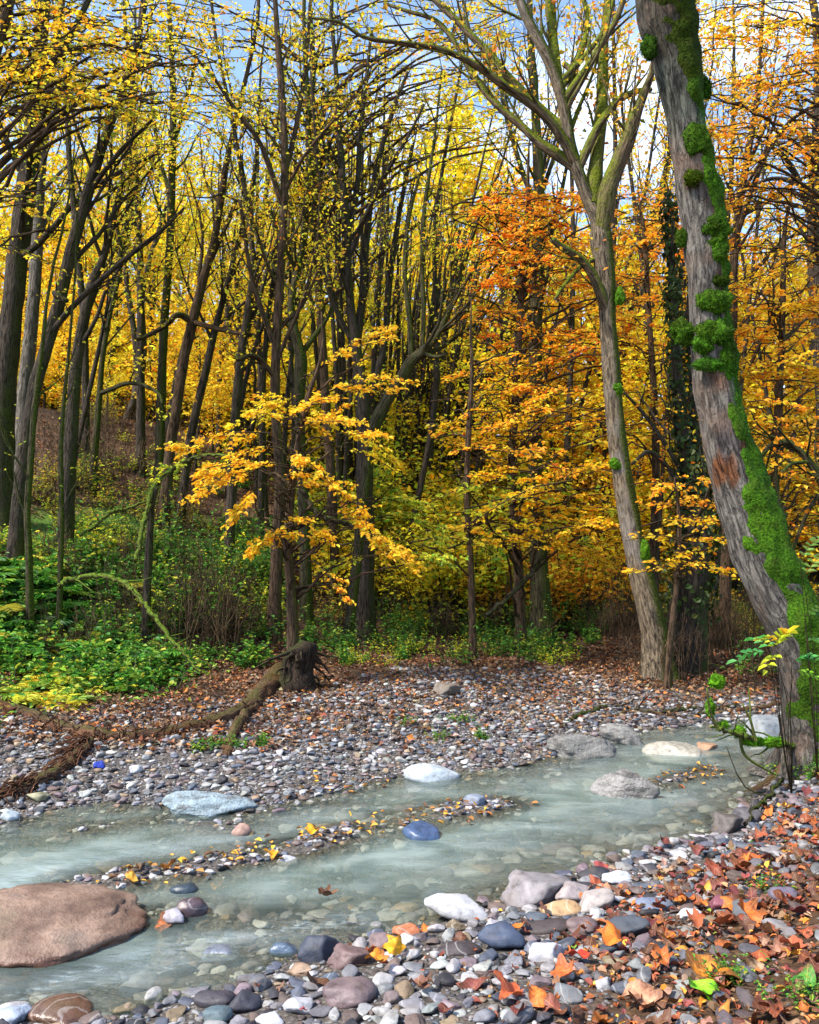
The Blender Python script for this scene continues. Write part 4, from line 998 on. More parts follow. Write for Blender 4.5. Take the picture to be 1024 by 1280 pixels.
stem('tall dark tree rising through the gold beech sprays', 11.5, [(342, 800, 19), (344, 740, 16), (347, 680, 16), (350, 600, 13), (346, 540, 12), (344, 480, 12), (346, 420, 12), (350, 350, 11), (354, 280, 11), (356, 210, 10), (354, 140, 9), (348, 60, 8), (344, 0, 6)],
     [([(354, 260, 8), (334, 200, 7), (320, 170, 6), (290, 130, 5), (262, 90, 4), (232, 60, 3)], -.6), ([(356, 220, 7), (372, 150, 6), (382, 80, 5), (388, 0, 4)], .3), ([(346, 430, 8), (322, 370, 7), (310, 320, 5), (300, 250, 4)], -.3), ([(346, 470, 8), (320, 445, 7), (296, 450, 5)], -.4)], 'brown', 80, nb=14)
stem('dark twisted tree with an ivy knot, right of the gold beech trunk', 12.5, [(382, 700, 15), (380, 640, 14), (376, 560, 13), (374, 500, 14), (376, 450, 17), (370, 420, 12), (364, 380, 9), (374, 330, 9), (382, 270, 8), (386, 200, 8), (384, 120, 7), (380, 40, 5)],
     [([(376, 445, 8), (394, 420, 7), (410, 396, 5), (420, 370, 3)], .3), ([(374, 340, 6), (352, 300, 5), (330, 240, 4)], -.4), ([(384, 250, 5), (400, 180, 4), (410, 110, 3)], .4)], 'greenish', 81, nb=12)
stem('main middle tree with a thick bole and many upright limbs', 12.5, [(456, 640, 23), (456, 590, 21), (455, 530, 18), (452, 480, 17), (444, 430, 13), (438, 380, 11), (434, 330, 11), (432, 270, 11), (428, 220, 9), (424, 160, 8), (420, 90, 6), (414, 20, 5)],
     [([(455, 500, 11), (448, 430, 10), (454, 370, 9), (458, 310, 9), (464, 250, 8), (476, 190, 7), (494, 130, 5), (510, 90, 4)], .4), ([(433, 300, 8), (446, 240, 7), (450, 170, 6), (458, 100, 5), (464, 40, 4)], .5), ([(436, 350, 7), (420, 300, 6), (404, 250, 5), (396, 180, 5), (390, 100, 3)], -.4),
      ([(456, 330, 7), (470, 270, 6), (490, 215, 5), (512, 170, 4), (530, 130, 3)], -.3), ([(455, 520, 11), (470, 470, 10), (482, 420, 8), (486, 360, 8), (494, 300, 7), (504, 240, 5), (516, 180, 4)], .6), ([(430, 260, 6), (410, 210, 5), (400, 150, 4), (384, 100, 3)], .3), ([(446, 440, 7), (426, 400, 7), (410, 360, 6), (398, 310, 5), (386, 260, 4)], -.2)], 'dark', 82, nb=8, bl=1.8, dens=14)
stem('dark thick mossy trunk leaning far right across the middle of the wood', 12.0, [(462, 560, 12), (466, 540, 15), (474, 520, 16), (488, 494, 15), (502, 472, 14), (514, 452, 14), (528, 440, 12), (542, 425, 9), (556, 400, 8), (568, 370, 7), (580, 330, 6), (592, 290, 6), (606, 250, 4), (622, 220, 3)],
     [([(528, 440, 7), (530, 390, 6), (528, 330, 6), (530, 270, 6), (538, 210, 4), (546, 150, 3), (552, 90, 3)], .5), ([(514, 452, 7), (512, 400, 6), (506, 340, 6), (510, 280, 5), (524, 220, 3)], .4), ([(560, 395, 5), (590, 340, 4), (616, 300, 3), (640, 262, 3)], -.3), ([(548, 415, 5), (572, 400, 4), (590, 372, 3), (604, 320, 3)], -.2), ([(528, 440, 6), (545, 446, 5), (560, 442, 3)], -.2)], 'greenish', 83, nb=10, top=2)
# coppice: a stool of thin rods fanning up and to the right
cst = empty('coppice', Gpt(540, 700)); tag(cst, 'coppice stool of many thin rods fanning up to the right behind the middle trees', 'coppiced tree'); off = np.array(cst.location)
rc = np.random.default_rng(84); cm = MB(); tw = []; lm = MB()
for k in range(58):
    x0 = rc.uniform(492, 590); f = (x0 - 492) / 98; y0 = 690 - 10 * rc.random(); top_y = rc.uniform(240, 420); x1 = x0 + (690 - top_y) * (0.02 + 0.27 * f + rc.normal(0, .05)); wpx = rc.uniform(3.5, 7.5); d0 = off[1] + rc.uniform(-1.3, 1.3)
    bend = rc.uniform(0.15, 0.45)
    tr = [(x0, y0, wpx), (x0 + (x1 - x0) * .28 * (1 - bend), y0 + (top_y - y0) * .3, wpx * .9), (x0 + (x1 - x0) * .62 * (1 - bend * .5), y0 + (top_y - y0) * .65, wpx * .7), (x1, top_y, wpx * .3)]
    p, r = trace3(tr, d0, 20); p, r = on_ground(p, r); tube(cm, p - off, r, 6, .1, k)
    branch_out(p - off, r, cm, rc, 5, .4, 1.0, .9, (.25, .6), .12, .1, 1, 4, tw)
cm.build('rods', M['dark'], cst); leaf_twigs(lm, tw, 11, .065, YELLOW, rc, .15); lm.build('crown', M['leaf'], cst, smooth=False)
# a second stool: slim stems rising from the middle and fanning out
cs2 = empty('coppice', Gpt(446, 668)); tag(cs2, 'dark many stemmed clump spreading like a fan in the very middle of the wood', 'coppiced tree'); off = np.array(cs2.location); cm = MB(); lm = MB(); tw = []
for k in range(18):
    x0 = rc.uniform(402, 492); top_y = rc.uniform(40, 250); x1 = 446 + (x0 - 446) * rc.uniform(1.6, 3.4) + rc.normal(0, 12); wpx = rc.uniform(3.5, 7); d0 = off[1] + rc.uniform(-1.2, 1.2); y0 = 660
    tr = [(x0, y0, wpx), (x0 + (x1 - x0) * .13, y0 + (top_y - y0) * .3, wpx * .92), (x0 + (x1 - x0) * .42 + rc.normal(0, 5), y0 + (top_y - y0) * .64, wpx * .7), (x1, top_y, wpx * .3)]
    p, r = trace3(tr, d0, 22); p, r = on_ground(p, r); tube(cm, p - off, r, 6, .1, k); branch_out(p - off, r, cm, rc, 6, .5, 1.0, 1.1, (.25, .6), .12, .1, 2, 4, tw)
cm.build('rods', M['dark'], cs2); leaf_twigs(lm, tw, 9, .06, YELLOW, rc, .15); lm.build('crown', M['leaf'], cs2, smooth=False)
# thin poles on and behind the crest
rq = np.random.default_rng(87)
for k in range(44):
    x0 = rq.uniform(40, 660) if k < 30 else (rq.uniform(690, 860) if k < 39 else rq.uniform(860, 1010)); Y_ = rq.uniform(14.5, 22); ln_ = rq.normal(.12, .13); tp = rq.uniform(60, 330) if k < 30 else rq.uniform(20, 190); w0 = rq.uniform(5, 10.5); b0 = 560 if x0 < 330 else 690
    xs_ = x0 + ln_ * (b0 - tp); m1, m2 = rq.normal(0, 7, 2)
    place = 'left of the middle clump' if x0 < 330 else ('right of the middle clump' if x0 < 660 else 'behind the forked and mossy trees')
    tree('pole_tree', f'thin dark pole tree with few leaves, {place}', Y_, [(x0, b0, w0), (x0 + (xs_ - x0) * .3 + m1, b0 + (tp - b0) * .33, w0 * .9), (x0 + (xs_ - x0) * .66 + m2, b0 + (tp - b0) * .66, w0 * .7), (xs_, tp, w0 * .4)], (), 'dark', pal=YELLOW if k < 30 else GOLD, dens=7 if k < 30 else 11, size=.09, nb=9 if k < 30 else 16, bl=1.7 if k < 30 else 2.2, lo=.35, top=1.5, seed=400 + k, group=f'thin pole trees {place}', sides=7, flare=.2)
# mossy rods hanging at the left
for k, (a, lb) in enumerate([([(36, 690, 9), (34, 640, 8), (38, 580, 8), (44, 500, 7), (52, 440, 5), (58, 380, 4)], 'thin mossy yellow green sapling at the left, nearer the edge'), ([(76, 690, 7), (77, 640, 7), (76, 560, 6), (80, 500, 5), (86, 440, 4), (90, 390, 3)], 'thin mossy yellow green sapling right of its twin'), ([(186, 690, 10), (188, 655, 9), (190, 630, 8), (196, 610, 6)], 'short dark stub on the slope under the mossy arched branch')]):
    stem(lb, 9.6 + .3 * k, a, (), 'greenish' if k < 2 else 'dark', 90 + k, nb=7 if k < 2 else 0, bl=.7, dens=5 if k < 2 else 0, pal=LIME, size=.05, top=2 if k < 2 else 0, lo=.2)
# right hand side, behind the mossy tree
stem('orange leaved maple behind the mossy tree, thin forked stem', 12.0, [(905, 790, 16), (908, 700, 14), (912, 600, 13), (914, 500, 12), (916, 400, 12), (918, 320, 11), (924, 260, 10), (934, 200, 9), (944, 140, 7), (950, 80, 5)],
     [([(920, 300, 8), (940, 240, 7), (960, 190, 6), (990, 150, 5), (1024, 130, 5), (1060, 120, 4)], -.5), ([(922, 270, 7), (960, 250, 6), (990, 230, 5), (1030, 210, 4)], .4), ([(916, 360, 6), (950, 330, 5), (980, 300, 4), (1010, 290, 3)], .4), ([(930, 220, 5), (960, 150, 5), (980, 110, 4), (1020, 70, 3)], .7)], 'brown', 95, pal=ORANGE, dens=10, nb=16, size=.075, lo=.3)
stem('dark tree at the right edge with ashy bark', 14.0, [(1040, 760, 26), (1036, 660, 24), (1034, 560, 22), (1028, 460, 20), (1022, 380, 19), (1018, 300, 17), (1020, 220, 16), (1022, 150, 13), (1024, 60, 10)], [([(1018, 290, 9), (1000, 230, 7), (984, 200, 6), (960, 180, 4)], -.4), ([(1019, 240, 8), (990, 226, 7), (960, 224, 5), (930, 240, 3)], .3)], 'dark', 96, pal=ORANGE, dens=9, nb=14, size=.08)
stem('arching mossy branched thorn tree at the right edge, low behind the mossy tree', 8.5, [(1060, 820, 14), (1050, 740, 12), (1044, 660, 11), (1030, 610, 10), (1010, 575, 9), (985, 553, 8), (965, 556, 7), (952, 572, 6), (946, 590, 4)], [([(1000, 565, 6), (975, 560, 6), (970, 600, 5), (978, 640, 4), (985, 660, 3)], .1), ([(1012, 578, 5), (990, 580, 4), (978, 590, 3)], -.3), ([(1030, 610, 6), (1010, 640, 5), (990, 690, 4)], .2)], 'greenish', 97, pal=ORANGE, dens=14, size=.06, nb=12, bl=.8, top=0, lo=.2)
# ------------------------------------------------------------------ beeches with level sprays, standing among the stems
def inbox(px, py, box): return box[0] <= px <= box[2] and box[1] <= py <= box[3]
def beech(label, trunk, Y, sprays, seed, mat='brown', size=0.06, cat='tree', name='beech_tree', limb_p=0.5, top=1.0, nleaf=90, sides=10):
    """sprays: (px0, py0, px1, py1, depth, width, leaves, palette)"""
    rg = np.random.default_rng(seed)
    pts, rad = trace3(trunk, Y); pts, rad = on_ground(pts, rad)
    if top: pts, rad = out_of_top(pts, rad, top, rg)
    root = empty(name, (pts[0, 0], pts[0, 1], H(pts[0, 0], pts[0, 1]))); tag(root, label, cat); off = np.array(root.location)
    tm, lm = MB(), MB(); tube(tm, pts - off, rad, sides, .1, seed, flare=.35)
    for (x0, y0, x1, y1, d, wd, n, pal) in sprays:
        d1 = d + rg.normal(0, .25); a, b = P(x0, y0, d), P(x1, y1, d1)
        spray(tm, lm, a - off, b - off, wd, n, size, pal, rg, droop=rg.uniform(.0, .12))
        if rg.random() < limb_p:
            z = a[2] - rg.uniform(.15, .6) * np.linalg.norm((a - pts[len(pts) // 2])[:2]) - .1
            j = np.argmin(np.abs(pts[:, 2] - z)); s = pts[j]
            m = (s + a) / 2 + (0, 0, .10 * np.linalg.norm(a - s)) + rg.normal(0, .05, 3); L = np.linalg.norm(a - s)
            q = catmull(np.array([s, m, a]), 12); q[1:-1] += rg.normal(0, .018, (10, 3))
            tube(tm, q - off, np.linspace(min(rad[j] * .6, .008 + .009 * L), .006, 12), 5)
    tm.build('trunk', M[mat], root); lm.build('crown', M['leaf'], root, smooth=False)
    return root
def fill(rg, n, box, Yr, pal, wd=(.22, .5), ln=(.6, 1.4), nl=(60, 130), slope=.12, alt=None):
    out = []
    for _ in range(n):
        x = rg.uniform(box[0], box[2]); y = rg.uniform(box[1], box[3]); d = rg.uniform(*Yr); L = rg.uniform(*ln) * FPX / d; s = rg.choice([-1, 1]); th = rg.normal(0, slope) + .05
        p = pal if alt is None or rg.random() > alt[0] else alt[1]
        out.append((x - s * L / 2, y, x + s * L / 2, y + L * th, d, rg.uniform(*wd), int(rg.integers(*nl)), p))
    return out
rb = np.random.default_rng(120)
G_ = GOLDY
sp = [(392, 465, 502, 415, 9.0, .25, 110, G_), (412, 500, 495, 482, 8.9, .3, 110, G_), (357, 524, 412, 500, 8.8, .3, 90, G_), (357, 527, 310, 517, 8.9, .25, 70, G_), (368, 537, 433, 527, 8.7, .35, 130, G_), (420, 546, 476, 540, 8.8, .2, 70, G_),
      (333, 551, 220, 556, 9.0, .35, 150, G_), (357, 585, 254, 580, 8.6, .3, 140, G_), (323, 598, 241, 620, 8.5, .3, 130, G_), (316, 612, 288, 648, 8.5, .22, 80, G_), (364, 585, 440, 622, 8.6, .3, 130, G_), (360, 612, 420, 606, 8.6, .25, 80, G_),
      (366, 654, 312, 688, 8.4, .25, 110, G_), (345, 668, 408, 676, 8.4, .25, 110, G_), (395, 702, 430, 748, 8.6, .16, 70, ORANGE), (426, 640, 467, 647, 8.8, .25, 70, G_), (440, 658, 504, 696, 8.8, .28, 130, G_), (452, 682, 524, 716, 8.9, .3, 130, G_),
      (455, 622, 534, 634, 9.0, .3, 110, LIME), (470, 652, 560, 660, 9.2, .3, 110, LIME), (470, 696, 404, 714, 9.0, .22, 60, LIME), (512, 690, 560, 702, 9.1, .25, 70, LIME), (380, 500, 300, 540, 9.4, .35, 120, YELLOW), (430, 560, 500, 590, 9.4, .3, 80, YELLOW),
      (240, 572, 190, 596, 9.6, .3, 80, LIME), (400, 520, 460, 555, 9.3, .3, 90, YELLOW), (350, 560, 290, 570, 9.2, .3, 90, G_), (470, 440, 440, 500, 9.2, .2, 60, YELLOW)]
sp = sp + [(a + rb.normal(0, 9), b + rb.normal(0, 9) - 4, c + rb.normal(0, 12), d + rb.normal(0, 9) - 4, e + rb.uniform(-.1, .4), w_, int(n_ * 1.7), p_) for (a, b, c, d, e, w_, n_, p_) in sp[:24] if p_ is not ORANGE]
beech('young beech with level gold leaf sprays in front of the dark middle trees', [(366, 790, 15), (364, 740, 13), (360, 680, 12), (364, 620, 10), (372, 560, 9), (384, 500, 7), (398, 460, 5)], 9.0, sp, 121, size=.052, top=.6, limb_p=.9)
beech('beech with fiery orange upper leaves left of the pale forked tree', [(650, 752, 13), (646, 680, 12), (640, 600, 11), (644, 500, 10), (650, 400, 9), (654, 320, 7), (660, 250, 5)], 11.6,
      fill(rb, 30, (610, 235, 735, 345), (11, 12.5), RUST, nl=(70, 120), alt=(.45, ORANGE)) + fill(rb, 46, (600, 300, 760, 490), (10.8, 13), ORANGE, alt=(.25, RUST)) + fill(rb, 30, (595, 480, 760, 600), (10.4, 12.5), GOLD, alt=(.4, ORANGE)) + fill(rb, 24, (600, 590, 760, 690), (9.9, 11), GOLD, nl=(80, 140)), 122, limb_p=.6)
beech('yellow green young beech with layered leaves right of the coppice rods', [(590, 745, 9), (588, 690, 8), (584, 620, 8), (586, 540, 7), (590, 470, 5)], 10.6,
      fill(rb, 14, (560, 600, 680, 690), (10, 11.2), LIME, nl=(60, 110), alt=(.4, YELLOW)) + fill(rb, 14, (585, 440, 660, 590), (10.4, 12), GOLD, nl=(60, 110)), 123)
beech('beech with orange leaves between the pale forked tree and the mossy tree', [(812, 800, 12), (816, 700, 11), (820, 600, 10), (818, 500, 9), (812, 400, 7), (806, 300, 5)], 12.6,
      fill(rb, 34, (775, 235, 860, 420), (11.8, 14), ORANGE, alt=(.3, RUST)) + fill(rb, 26, (780, 420, 880, 600), (11.8, 14), GOLD, alt=(.4, ORANGE), nl=(50, 100)), 124)
beech('little beech with drooping gold and tan leaves at the dark ivy clad trunk', [(838, 800, 8), (846, 730, 7), (850, 680, 6), (848, 630, 4)], 9.3,
      fill(rb, 10, (800, 640, 890, 735), (9.0, 9.5), GOLD, ln=(.35, .8), nl=(40, 80)) + fill(rb, 7, (820, 580, 890, 660), (9.2, 9.7), ORANGE, ln=(.35, .8), nl=(40, 70)), 125, top=.3)
beech('orange beech at the right, behind the mossy tree', [(962, 800, 14), (966, 700, 13), (968, 600, 12), (974, 500, 10), (978, 400, 8), (980, 310, 6)], 11.5,
      fill(rb, 46, (905, 300, 1060, 480), (10.5, 13), ORANGE, alt=(.4, GOLD)) + fill(rb, 46, (930, 470, 1060, 640), (10.5, 13), GOLD, alt=(.5, ORANGE)) + fill(rb, 16, (950, 630, 1060, 740), (10, 12), GOLD), 126)
beech('orange leaved tree high at the upper right corner', [(1080, 780, 22), (1076, 600, 20), (1068, 400, 17), (1056, 250, 13), (1040, 120, 9)], 10.5,
      fill(rb, 80, (900, -10, 1100, 200), (9.5, 12), ORANGE, nl=(25, 70), ln=(.5, 1.2), alt=(.3, GOLD)) + fill(rb, 36, (890, 160, 1060, 320), (9.5, 12), ORANGE, nl=(20, 50)), 127)
beech('olive leaved tree overhanging the upper left corner', [(-60, 720, 30), (-52, 500, 27), (-40, 300, 23), (-20, 120, 18), (10, 10, 12)], 9.5,
      fill(rb, 84, (-30, -20, 230, 150), (8.5, 10.5), OLIVE, nl=(40, 90), wd=(.25, .6), alt=(.2, GOLD)) + fill(rb, 16, (-60, 120, 60, 330), (8.6, 10.5), OLIVE, nl=(20, 60)), 128)
beech('tall tree behind the middle clump, its thin yellow leaves across the top of the wood', [(420, 745, 12), (414, 600, 12), (404, 450, 11), (396, 300, 10), (392, 180, 8), (390, 70, 6)], 14.0,
      fill(rb, 90, (200, -20, 640, 170), (12, 15), OLIVE, nl=(40, 90), alt=(.45, YELLOW)) + fill(rb, 44, (230, 100, 480, 260), (12, 15), OLIVE, nl=(20, 60), alt=(.3, GOLD)) + fill(rb, 30, (500, 90, 670, 280), (12, 15), OLIVE, nl=(20, 50), alt=(.5, YELLOW)), 129, top=2)

# ------------------------------------------------------------------ the wood beyond: a few kinds of tree, copied
def wood_tree(seed, pal, kind):
    """a tree 10 m tall at the origin"""
    rg = np.random.default_rng(seed); tm, lm = MB(), MB(); tw = []
    root = empty('woodland_tree')
    lean = rg.normal(0, .03, 2); p = [np.zeros(3) - (0, 0, .3)]
    n = 14
    for k in range(n): p.append(np.array([0, 0, 10 * (k + 1) / n * .95]) + np.append(lean * 10 * (k + 1) / n + rg.normal(0, .05 + .005 * k, 2), 0))
    p = catmull(np.array(p), 30); r = np.linspace(.11, .012, 30) * (1.0 if kind == 'tall' else .75)
    tube(tm, p, r, 7, .1, seed, flare=.4)
    if kind == 'tall': branch_out(p, r, tm, rg, 22, .38, 1.0, 2.6, (.5, .95), .12, .12, 2, 4, tw); sz, pm, spd = .16, 17, .24
    else: branch_out(p, r, tm, rg, 26, .16, 1.0, 2.5, (.9, 1.4), .05, .10, 2, 4, tw); sz, pm, spd = .16, 20, .19
    leaf_twigs(lm, tw, pm, sz, pal, rg, spd, 1, flat=.35, keep=.92)
    tm.build('trunk', M['dark'], root); lm.build('crown', M['leaf'], root, smooth=False)
    return root
KINDS_ = {'tall gold': (131, GOLD, 'tall'), 'tall yellow': (132, YELLOW, 'tall'), 'low gold': (133, GOLD, 'low'), 'low yellow': (134, YELLOW, 'low'), 'low orange': (135, ORANGE, 'low'), 'low lime': (136, [(3, (206, 196, 50)), (3, (230, 204, 44)), (2, (160, 176, 50))], 'low'), 'tall orange': (137, ORANGE, 'tall'), 'tall yellow broad': (138, YELLOW, 'tall'), 'low gold broad': (139, GOLD, 'low')}
PROTO = {k: wood_tree(*v) for k, v in KINDS_.items()}
NEXT = {k: True for k in PROTO}
def plant(kind, px, Y, top_py, rg):
    x = (px - CX) / FPX * Y; z = H(x, Y); h = P(px, top_py, Y)[2] - z
    if NEXT[kind]: o = PROTO[kind]; NEXT[kind] = False
    else: o = copy_tree(PROTO[kind])
    s = max(h, 2.5) / 10; o.location = (x, Y, z); o.scale = (s * rg.uniform(.9, 1.25), s * rg.uniform(.9, 1.25), s); o.rotation_euler = (0, 0, rg.uniform(0, 2 * pi))
    kd = kind.split(); side = 'behind the left stems' if px < 330 else ('behind the coppice rods' if px < 600 else ('behind the pale forked tree' if px < 830 else 'behind the mossy tree'))
    nm = {'tall': 'tall slender', 'low': 'low branched'}[kd[0]]
    dist = 'in the nearer wood' if Y < 24 else ('midway back' if Y < 33 else 'far back')
    tag(o, f"{nm} {kd[1]}{' wide crowned' if len(kd) > 2 else ''} leaved tree {dist}, {side}", 'tree', f'{kind} trees of the wood beyond')
rw = np.random.default_rng(140)
xs = np.linspace(-60, 1090, 46) + rw.normal(0, 14, 46)
for x in xs:            # understorey, leaves low down
    Y = rw.uniform(17, 23)
    k = rw.choice(['low gold', 'low yellow', 'low gold broad']) if x < 330 else (rw.choice(['low yellow', 'low lime', 'low lime']) if x < 570 else rw.choice(['low gold', 'low orange', 'low gold broad', 'low yellow']))
    plant(k, x, Y, rw.uniform(300, 430), rw)
xs = np.linspace(-120, 1150, 36) + rw.normal(0, 16, 36)
for x in xs:
    Y = rw.uniform(22, 32); left = x < 430
    k = rw.choice(['tall gold', 'tall yellow', 'low gold']) if left else (rw.choice(['tall yellow', 'tall yellow broad', 'low lime', 'low yellow']) if x < 640 else rw.choice(['tall orange', 'tall gold', 'low gold', 'tall yellow broad']))
    plant(k, x, Y, rw.uniform(90, 280) if left else (rw.uniform(70, 270) if x < 690 else rw.uniform(235, 330)), rw)
xs = np.linspace(-160, 1180, 26) + rw.normal(0, 18, 26)
for x in xs:
    Y = rw.uniform(33, 48)
    plant(rw.choice(['tall gold', 'tall yellow', 'tall yellow broad', 'low gold broad']), x, Y, rw.uniform(200, 330) if x < 430 else rw.uniform(270, 370), rw)

# shrubs filling the foot of the wood, and the wooded slope far behind
SHRUBM = []
for k, pal in enumerate((GOLD, YELLOW, LIME, ORANGE)):
    r_ = np.random.default_rng(150 + k); m_ = MB(); tw = []; stp = []
    for q in range(16):
        p = grow_path((r_.normal(0, .25), r_.normal(0, .25), -.05), (r_.normal(0, .5), r_.normal(0, .5), 1), r_.uniform(1.4, 2.8), 8, .02, .1, r_); r2 = np.linspace(.022, .005, 9); tube(m_, p, r2, 4); branch_out(p, r2, m_, r_, 8, .2, 1, .9, (.5, 1.1), .03, .12, 2, 3, tw)
    m_.mi = 1; leaf_twigs(m_, tw, 15, .12, pal, r_, .12, 1, keep=.9); SHRUBM.append(m_.mesh('understorey_shrub', [M['dark'], M['leaf']], False))
for k in range(64):
    px = -80 + 1190 * (k + rw.random()) / 64; Y = rw.uniform(19, 34); x = (px - CX) / FPX * Y; kd = int(rw.integers(2)) if px < 330 else int(rw.choice([1, 2] if px < 600 else [0, 3, 2]))
    o = link('understorey_shrub', SHRUBM[kd]); s_ = rw.uniform(.8, 1.5); o.location = (x, Y, H(x, Y)); o.scale = (s_ * 1.2, s_ * 1.2, s_); o.rotation_euler = (0, 0, rw.uniform(0, 6.28))
    tag(o, f"{['gold', 'yellow', 'lime', 'orange'][kd]} leaved shrub {'in the nearer wood' if Y < 25 else 'far back'}, {'behind the left stems' if px < 330 else ('behind the coppice rods' if px < 600 else ('behind the pale forked tree' if px < 830 else 'behind the mossy tree'))}", 'shrub', 'leafy shrubs at the foot of the wood')
for k in range(26):
    px = 570 + 300 * rw.random() if k < 14 else 370 + 220 * rw.random(); Y = rw.uniform(14, 18) ; x = (px - CX) / FPX * Y; kd = int(rw.choice([0, 2, 3] if k < 14 else [1, 2, 1])); o = link('understorey_shrub', SHRUBM[kd]); s_ = rw.uniform(.45, .9); o.location = (x, Y, H(x, Y)); o.scale = (s_ * 1.2, s_ * 1.2, s_); o.rotation_euler = (0, 0, rw.uniform(0, 6.28))
    tag(o, f"{['gold', 'yellow', 'lime', 'orange'][kd]} leaved shrub at the edge of the wood, {'beside the pale forked tree' if k < 14 else 'under the coppice rods'}", 'shrub', 'leafy shrubs at the edge of the wood')
fm = MB(); n = 60000; Y = rw.uniform(46, 84, n); X = rw.uniform(-.75, .75, n) * Y; cl = noise3(np.stack([X / 4, Y / 4, 0 * X], -1), 9); Z = height(X, Y) + np.abs(rw.normal(0, 1, n)) * (3.0 + 2 * cl)
leaves(fm, np.stack([X, Y, Z], 1), rw.normal(0, 1, (n, 3)), rw.normal(0, .5, (n, 3)) + (0, -.6, .8), rw.uniform(.4, .9, n), .7, pick([(4, (236, 196, 60)), (3, (226, 168, 50)), (2, (190, 180, 70)), (1, (220, 140, 60))], n, rw), 1)
for k in range(240):
    Y_ = rw.uniform(46, 80); x = rw.uniform(-.7, .7) * Y_; z = H(x, Y_); tube(fm, np.array([(x, Y_, z - .3), (x + rw.normal(0, .3), Y_, z + 3), (x + rw.normal(0, .5), Y_, z + 7)]), np.array([.16, .12, .05]), 5, col=s2l((70, 58, 48)))
tag(fm.build('far_wood', M['leaf'], None, False), 'mass of gold and yellow wood on the slope far behind', 'wood', kind='stuff')
# ------------------------------------------------------------------ fallen wood
def lying(name, label, px_list, mat, seed, cat='log', lift=.02, sides=12, rough=.18, stubs=0, forks=(), Ys=None, group=None):
    """a stem lying on the ground or hanging over it: (px, py, width, height above ground or None)"""
    rg = np.random.default_rng(seed); W, R = [], []
    for q in px_list:
        g = Gpt(q[0], q[1]) if len(q) < 4 else P(q[0], q[1], q[3])
        r = q[2] * g[1] / FPX / 2; W.append(g + ((0, 0, r * .3) if len(q) < 4 else (0, 0, 0))); R.append(r)
    n = 8 * len(W); p = catmull(np.array(W), n); r = np.interp(np.linspace(0, len(R) - 1, n), np.arange(len(R)), R); p = p + rg.normal(0, .008, p.shape)
    c = p[0].copy(); root = empty(name, c); tag(root, label, cat, group); m_ = MB(); tube(m_, p - c, r, sides, rough, seed, freq=6)
    if stubs:
        branch_out(p - c, r, m_, rg, stubs, .1, .95, .35, (.5, 1.2), .05, .15, 1, 4)
    m_.build('stem', M[mat], root)
    return root, p, r
log1, lp, lr = lying('fallen_log', 'long rotten log lying along the far bank towards the root stump', [(-20, 872, 14.8), (40, 898, 16.3), (90, 916, 16.3), (150, 924, 14.8), (205, 920, 16.3), (260, 908, 17.8), (300, 893, 19.2), (330, 868, 25.2), (352, 846, 26.6)], 'log', 201, sides=16, rough=.25)
# shredded bark hanging off the log
M['shreds'] = bark_mat('shredded_bark', (112, 76, 54), (58, 38, 28), moss_lo=3, moss_hi=4)
rgl = np.random.default_rng(202); sm = MB()
for k in range(420):
    i = rgl.integers(4, len(lp)); o = lp[i] + rgl.normal(0, .04, 3) + (0, -lr[i] * .6, 0); q = grow_path(o, (rgl.normal(0, .6), -0.5, -.9), rgl.uniform(.08, .26), 4, -.1, .3, rgl)
    q[:, 2] = np.maximum(q[:, 2], height(q[:, 0], q[:, 1]) + .004); tube(sm, q - lp[0], np.linspace(.009, .004, 5), 3)
sm.build('shredded_bark', M['shreds'], log1)
log2, lp2, lr2 = lying('fallen_log', 'short shaggy log running down to the left water edge', [(112, 930, 11.8), (96, 950, 14.8), (66, 972, 17.8), (36, 988, 16.3), (0, 998, 13.3), (-40, 1010, 8.9)], 'log', 203, sides=14, rough=.3)
sm = MB()
for k in range(330):
    i = rgl.integers(0, len(lp2)); o = lp2[i] + rgl.normal(0, .03, 3) + (0, 0, lr2[i] * .5); q = grow_path(o, (rgl.normal(-.6, .5), -0.6, -.1), rgl.uniform(.10, .25), 4, -.2, .25, rgl)
    q[:, 2] = np.maximum(q[:, 2], height(q[:, 0], q[:, 1]) + .006); tube(sm, q - lp2[0], np.linspace(.009, .004, 5), 3)
sm.build('shredded_bark', M['shreds'], log2)
lying('broken_branch', 'broken brown branch stub propped from the log to the gravel', [(334, 872, 14.8), (312, 890, 14.8), (298, 910, 14.1), (288, 932, 11.8), (282, 948, 8.9)], 'log', 204, 'branch', rough=.3)
# stump with torn roots
M['stump'] = bark_mat('stump_bark', (62, 50, 40), (22, 17, 14), moss=(60, 66, 30), moss_dir=(-.6, 0, .8), moss_lo=1.0, moss_hi=1.6, fiss=(40, 6))
st = Gpt(374, 862); sr = empty('root_stump', st); tag(sr, 'dark torn root stump standing at the end of the long rotten log', 'stump'); m_ = MB()
pts = np.array([(0, 0, -.1), (-.01, 0, .1), (0, .01, .25), (.03, 0, .40), (.02, 0, .46)]); tube(m_, catmull(pts, 16), np.interp(np.linspace(0, 1, 16), [0, .3, .8, 1], [.16, .13, .125, .06]), 18, .35, 205, freq=9, flare=.5)
for k in range(26):
    a = rgl.uniform(0, 2 * pi); q = grow_path((math.cos(a) * .12, math.sin(a) * .12, rgl.uniform(.05, .4)), (math.cos(a), math.sin(a), rgl.uniform(-.9, .3)), rgl.uniform(.15, .5), 6, -.12, .3, rgl); tube(m_, q, np.linspace(.02, .004, 7), 5)
m_.build('stump_wood', M['stump'], sr)
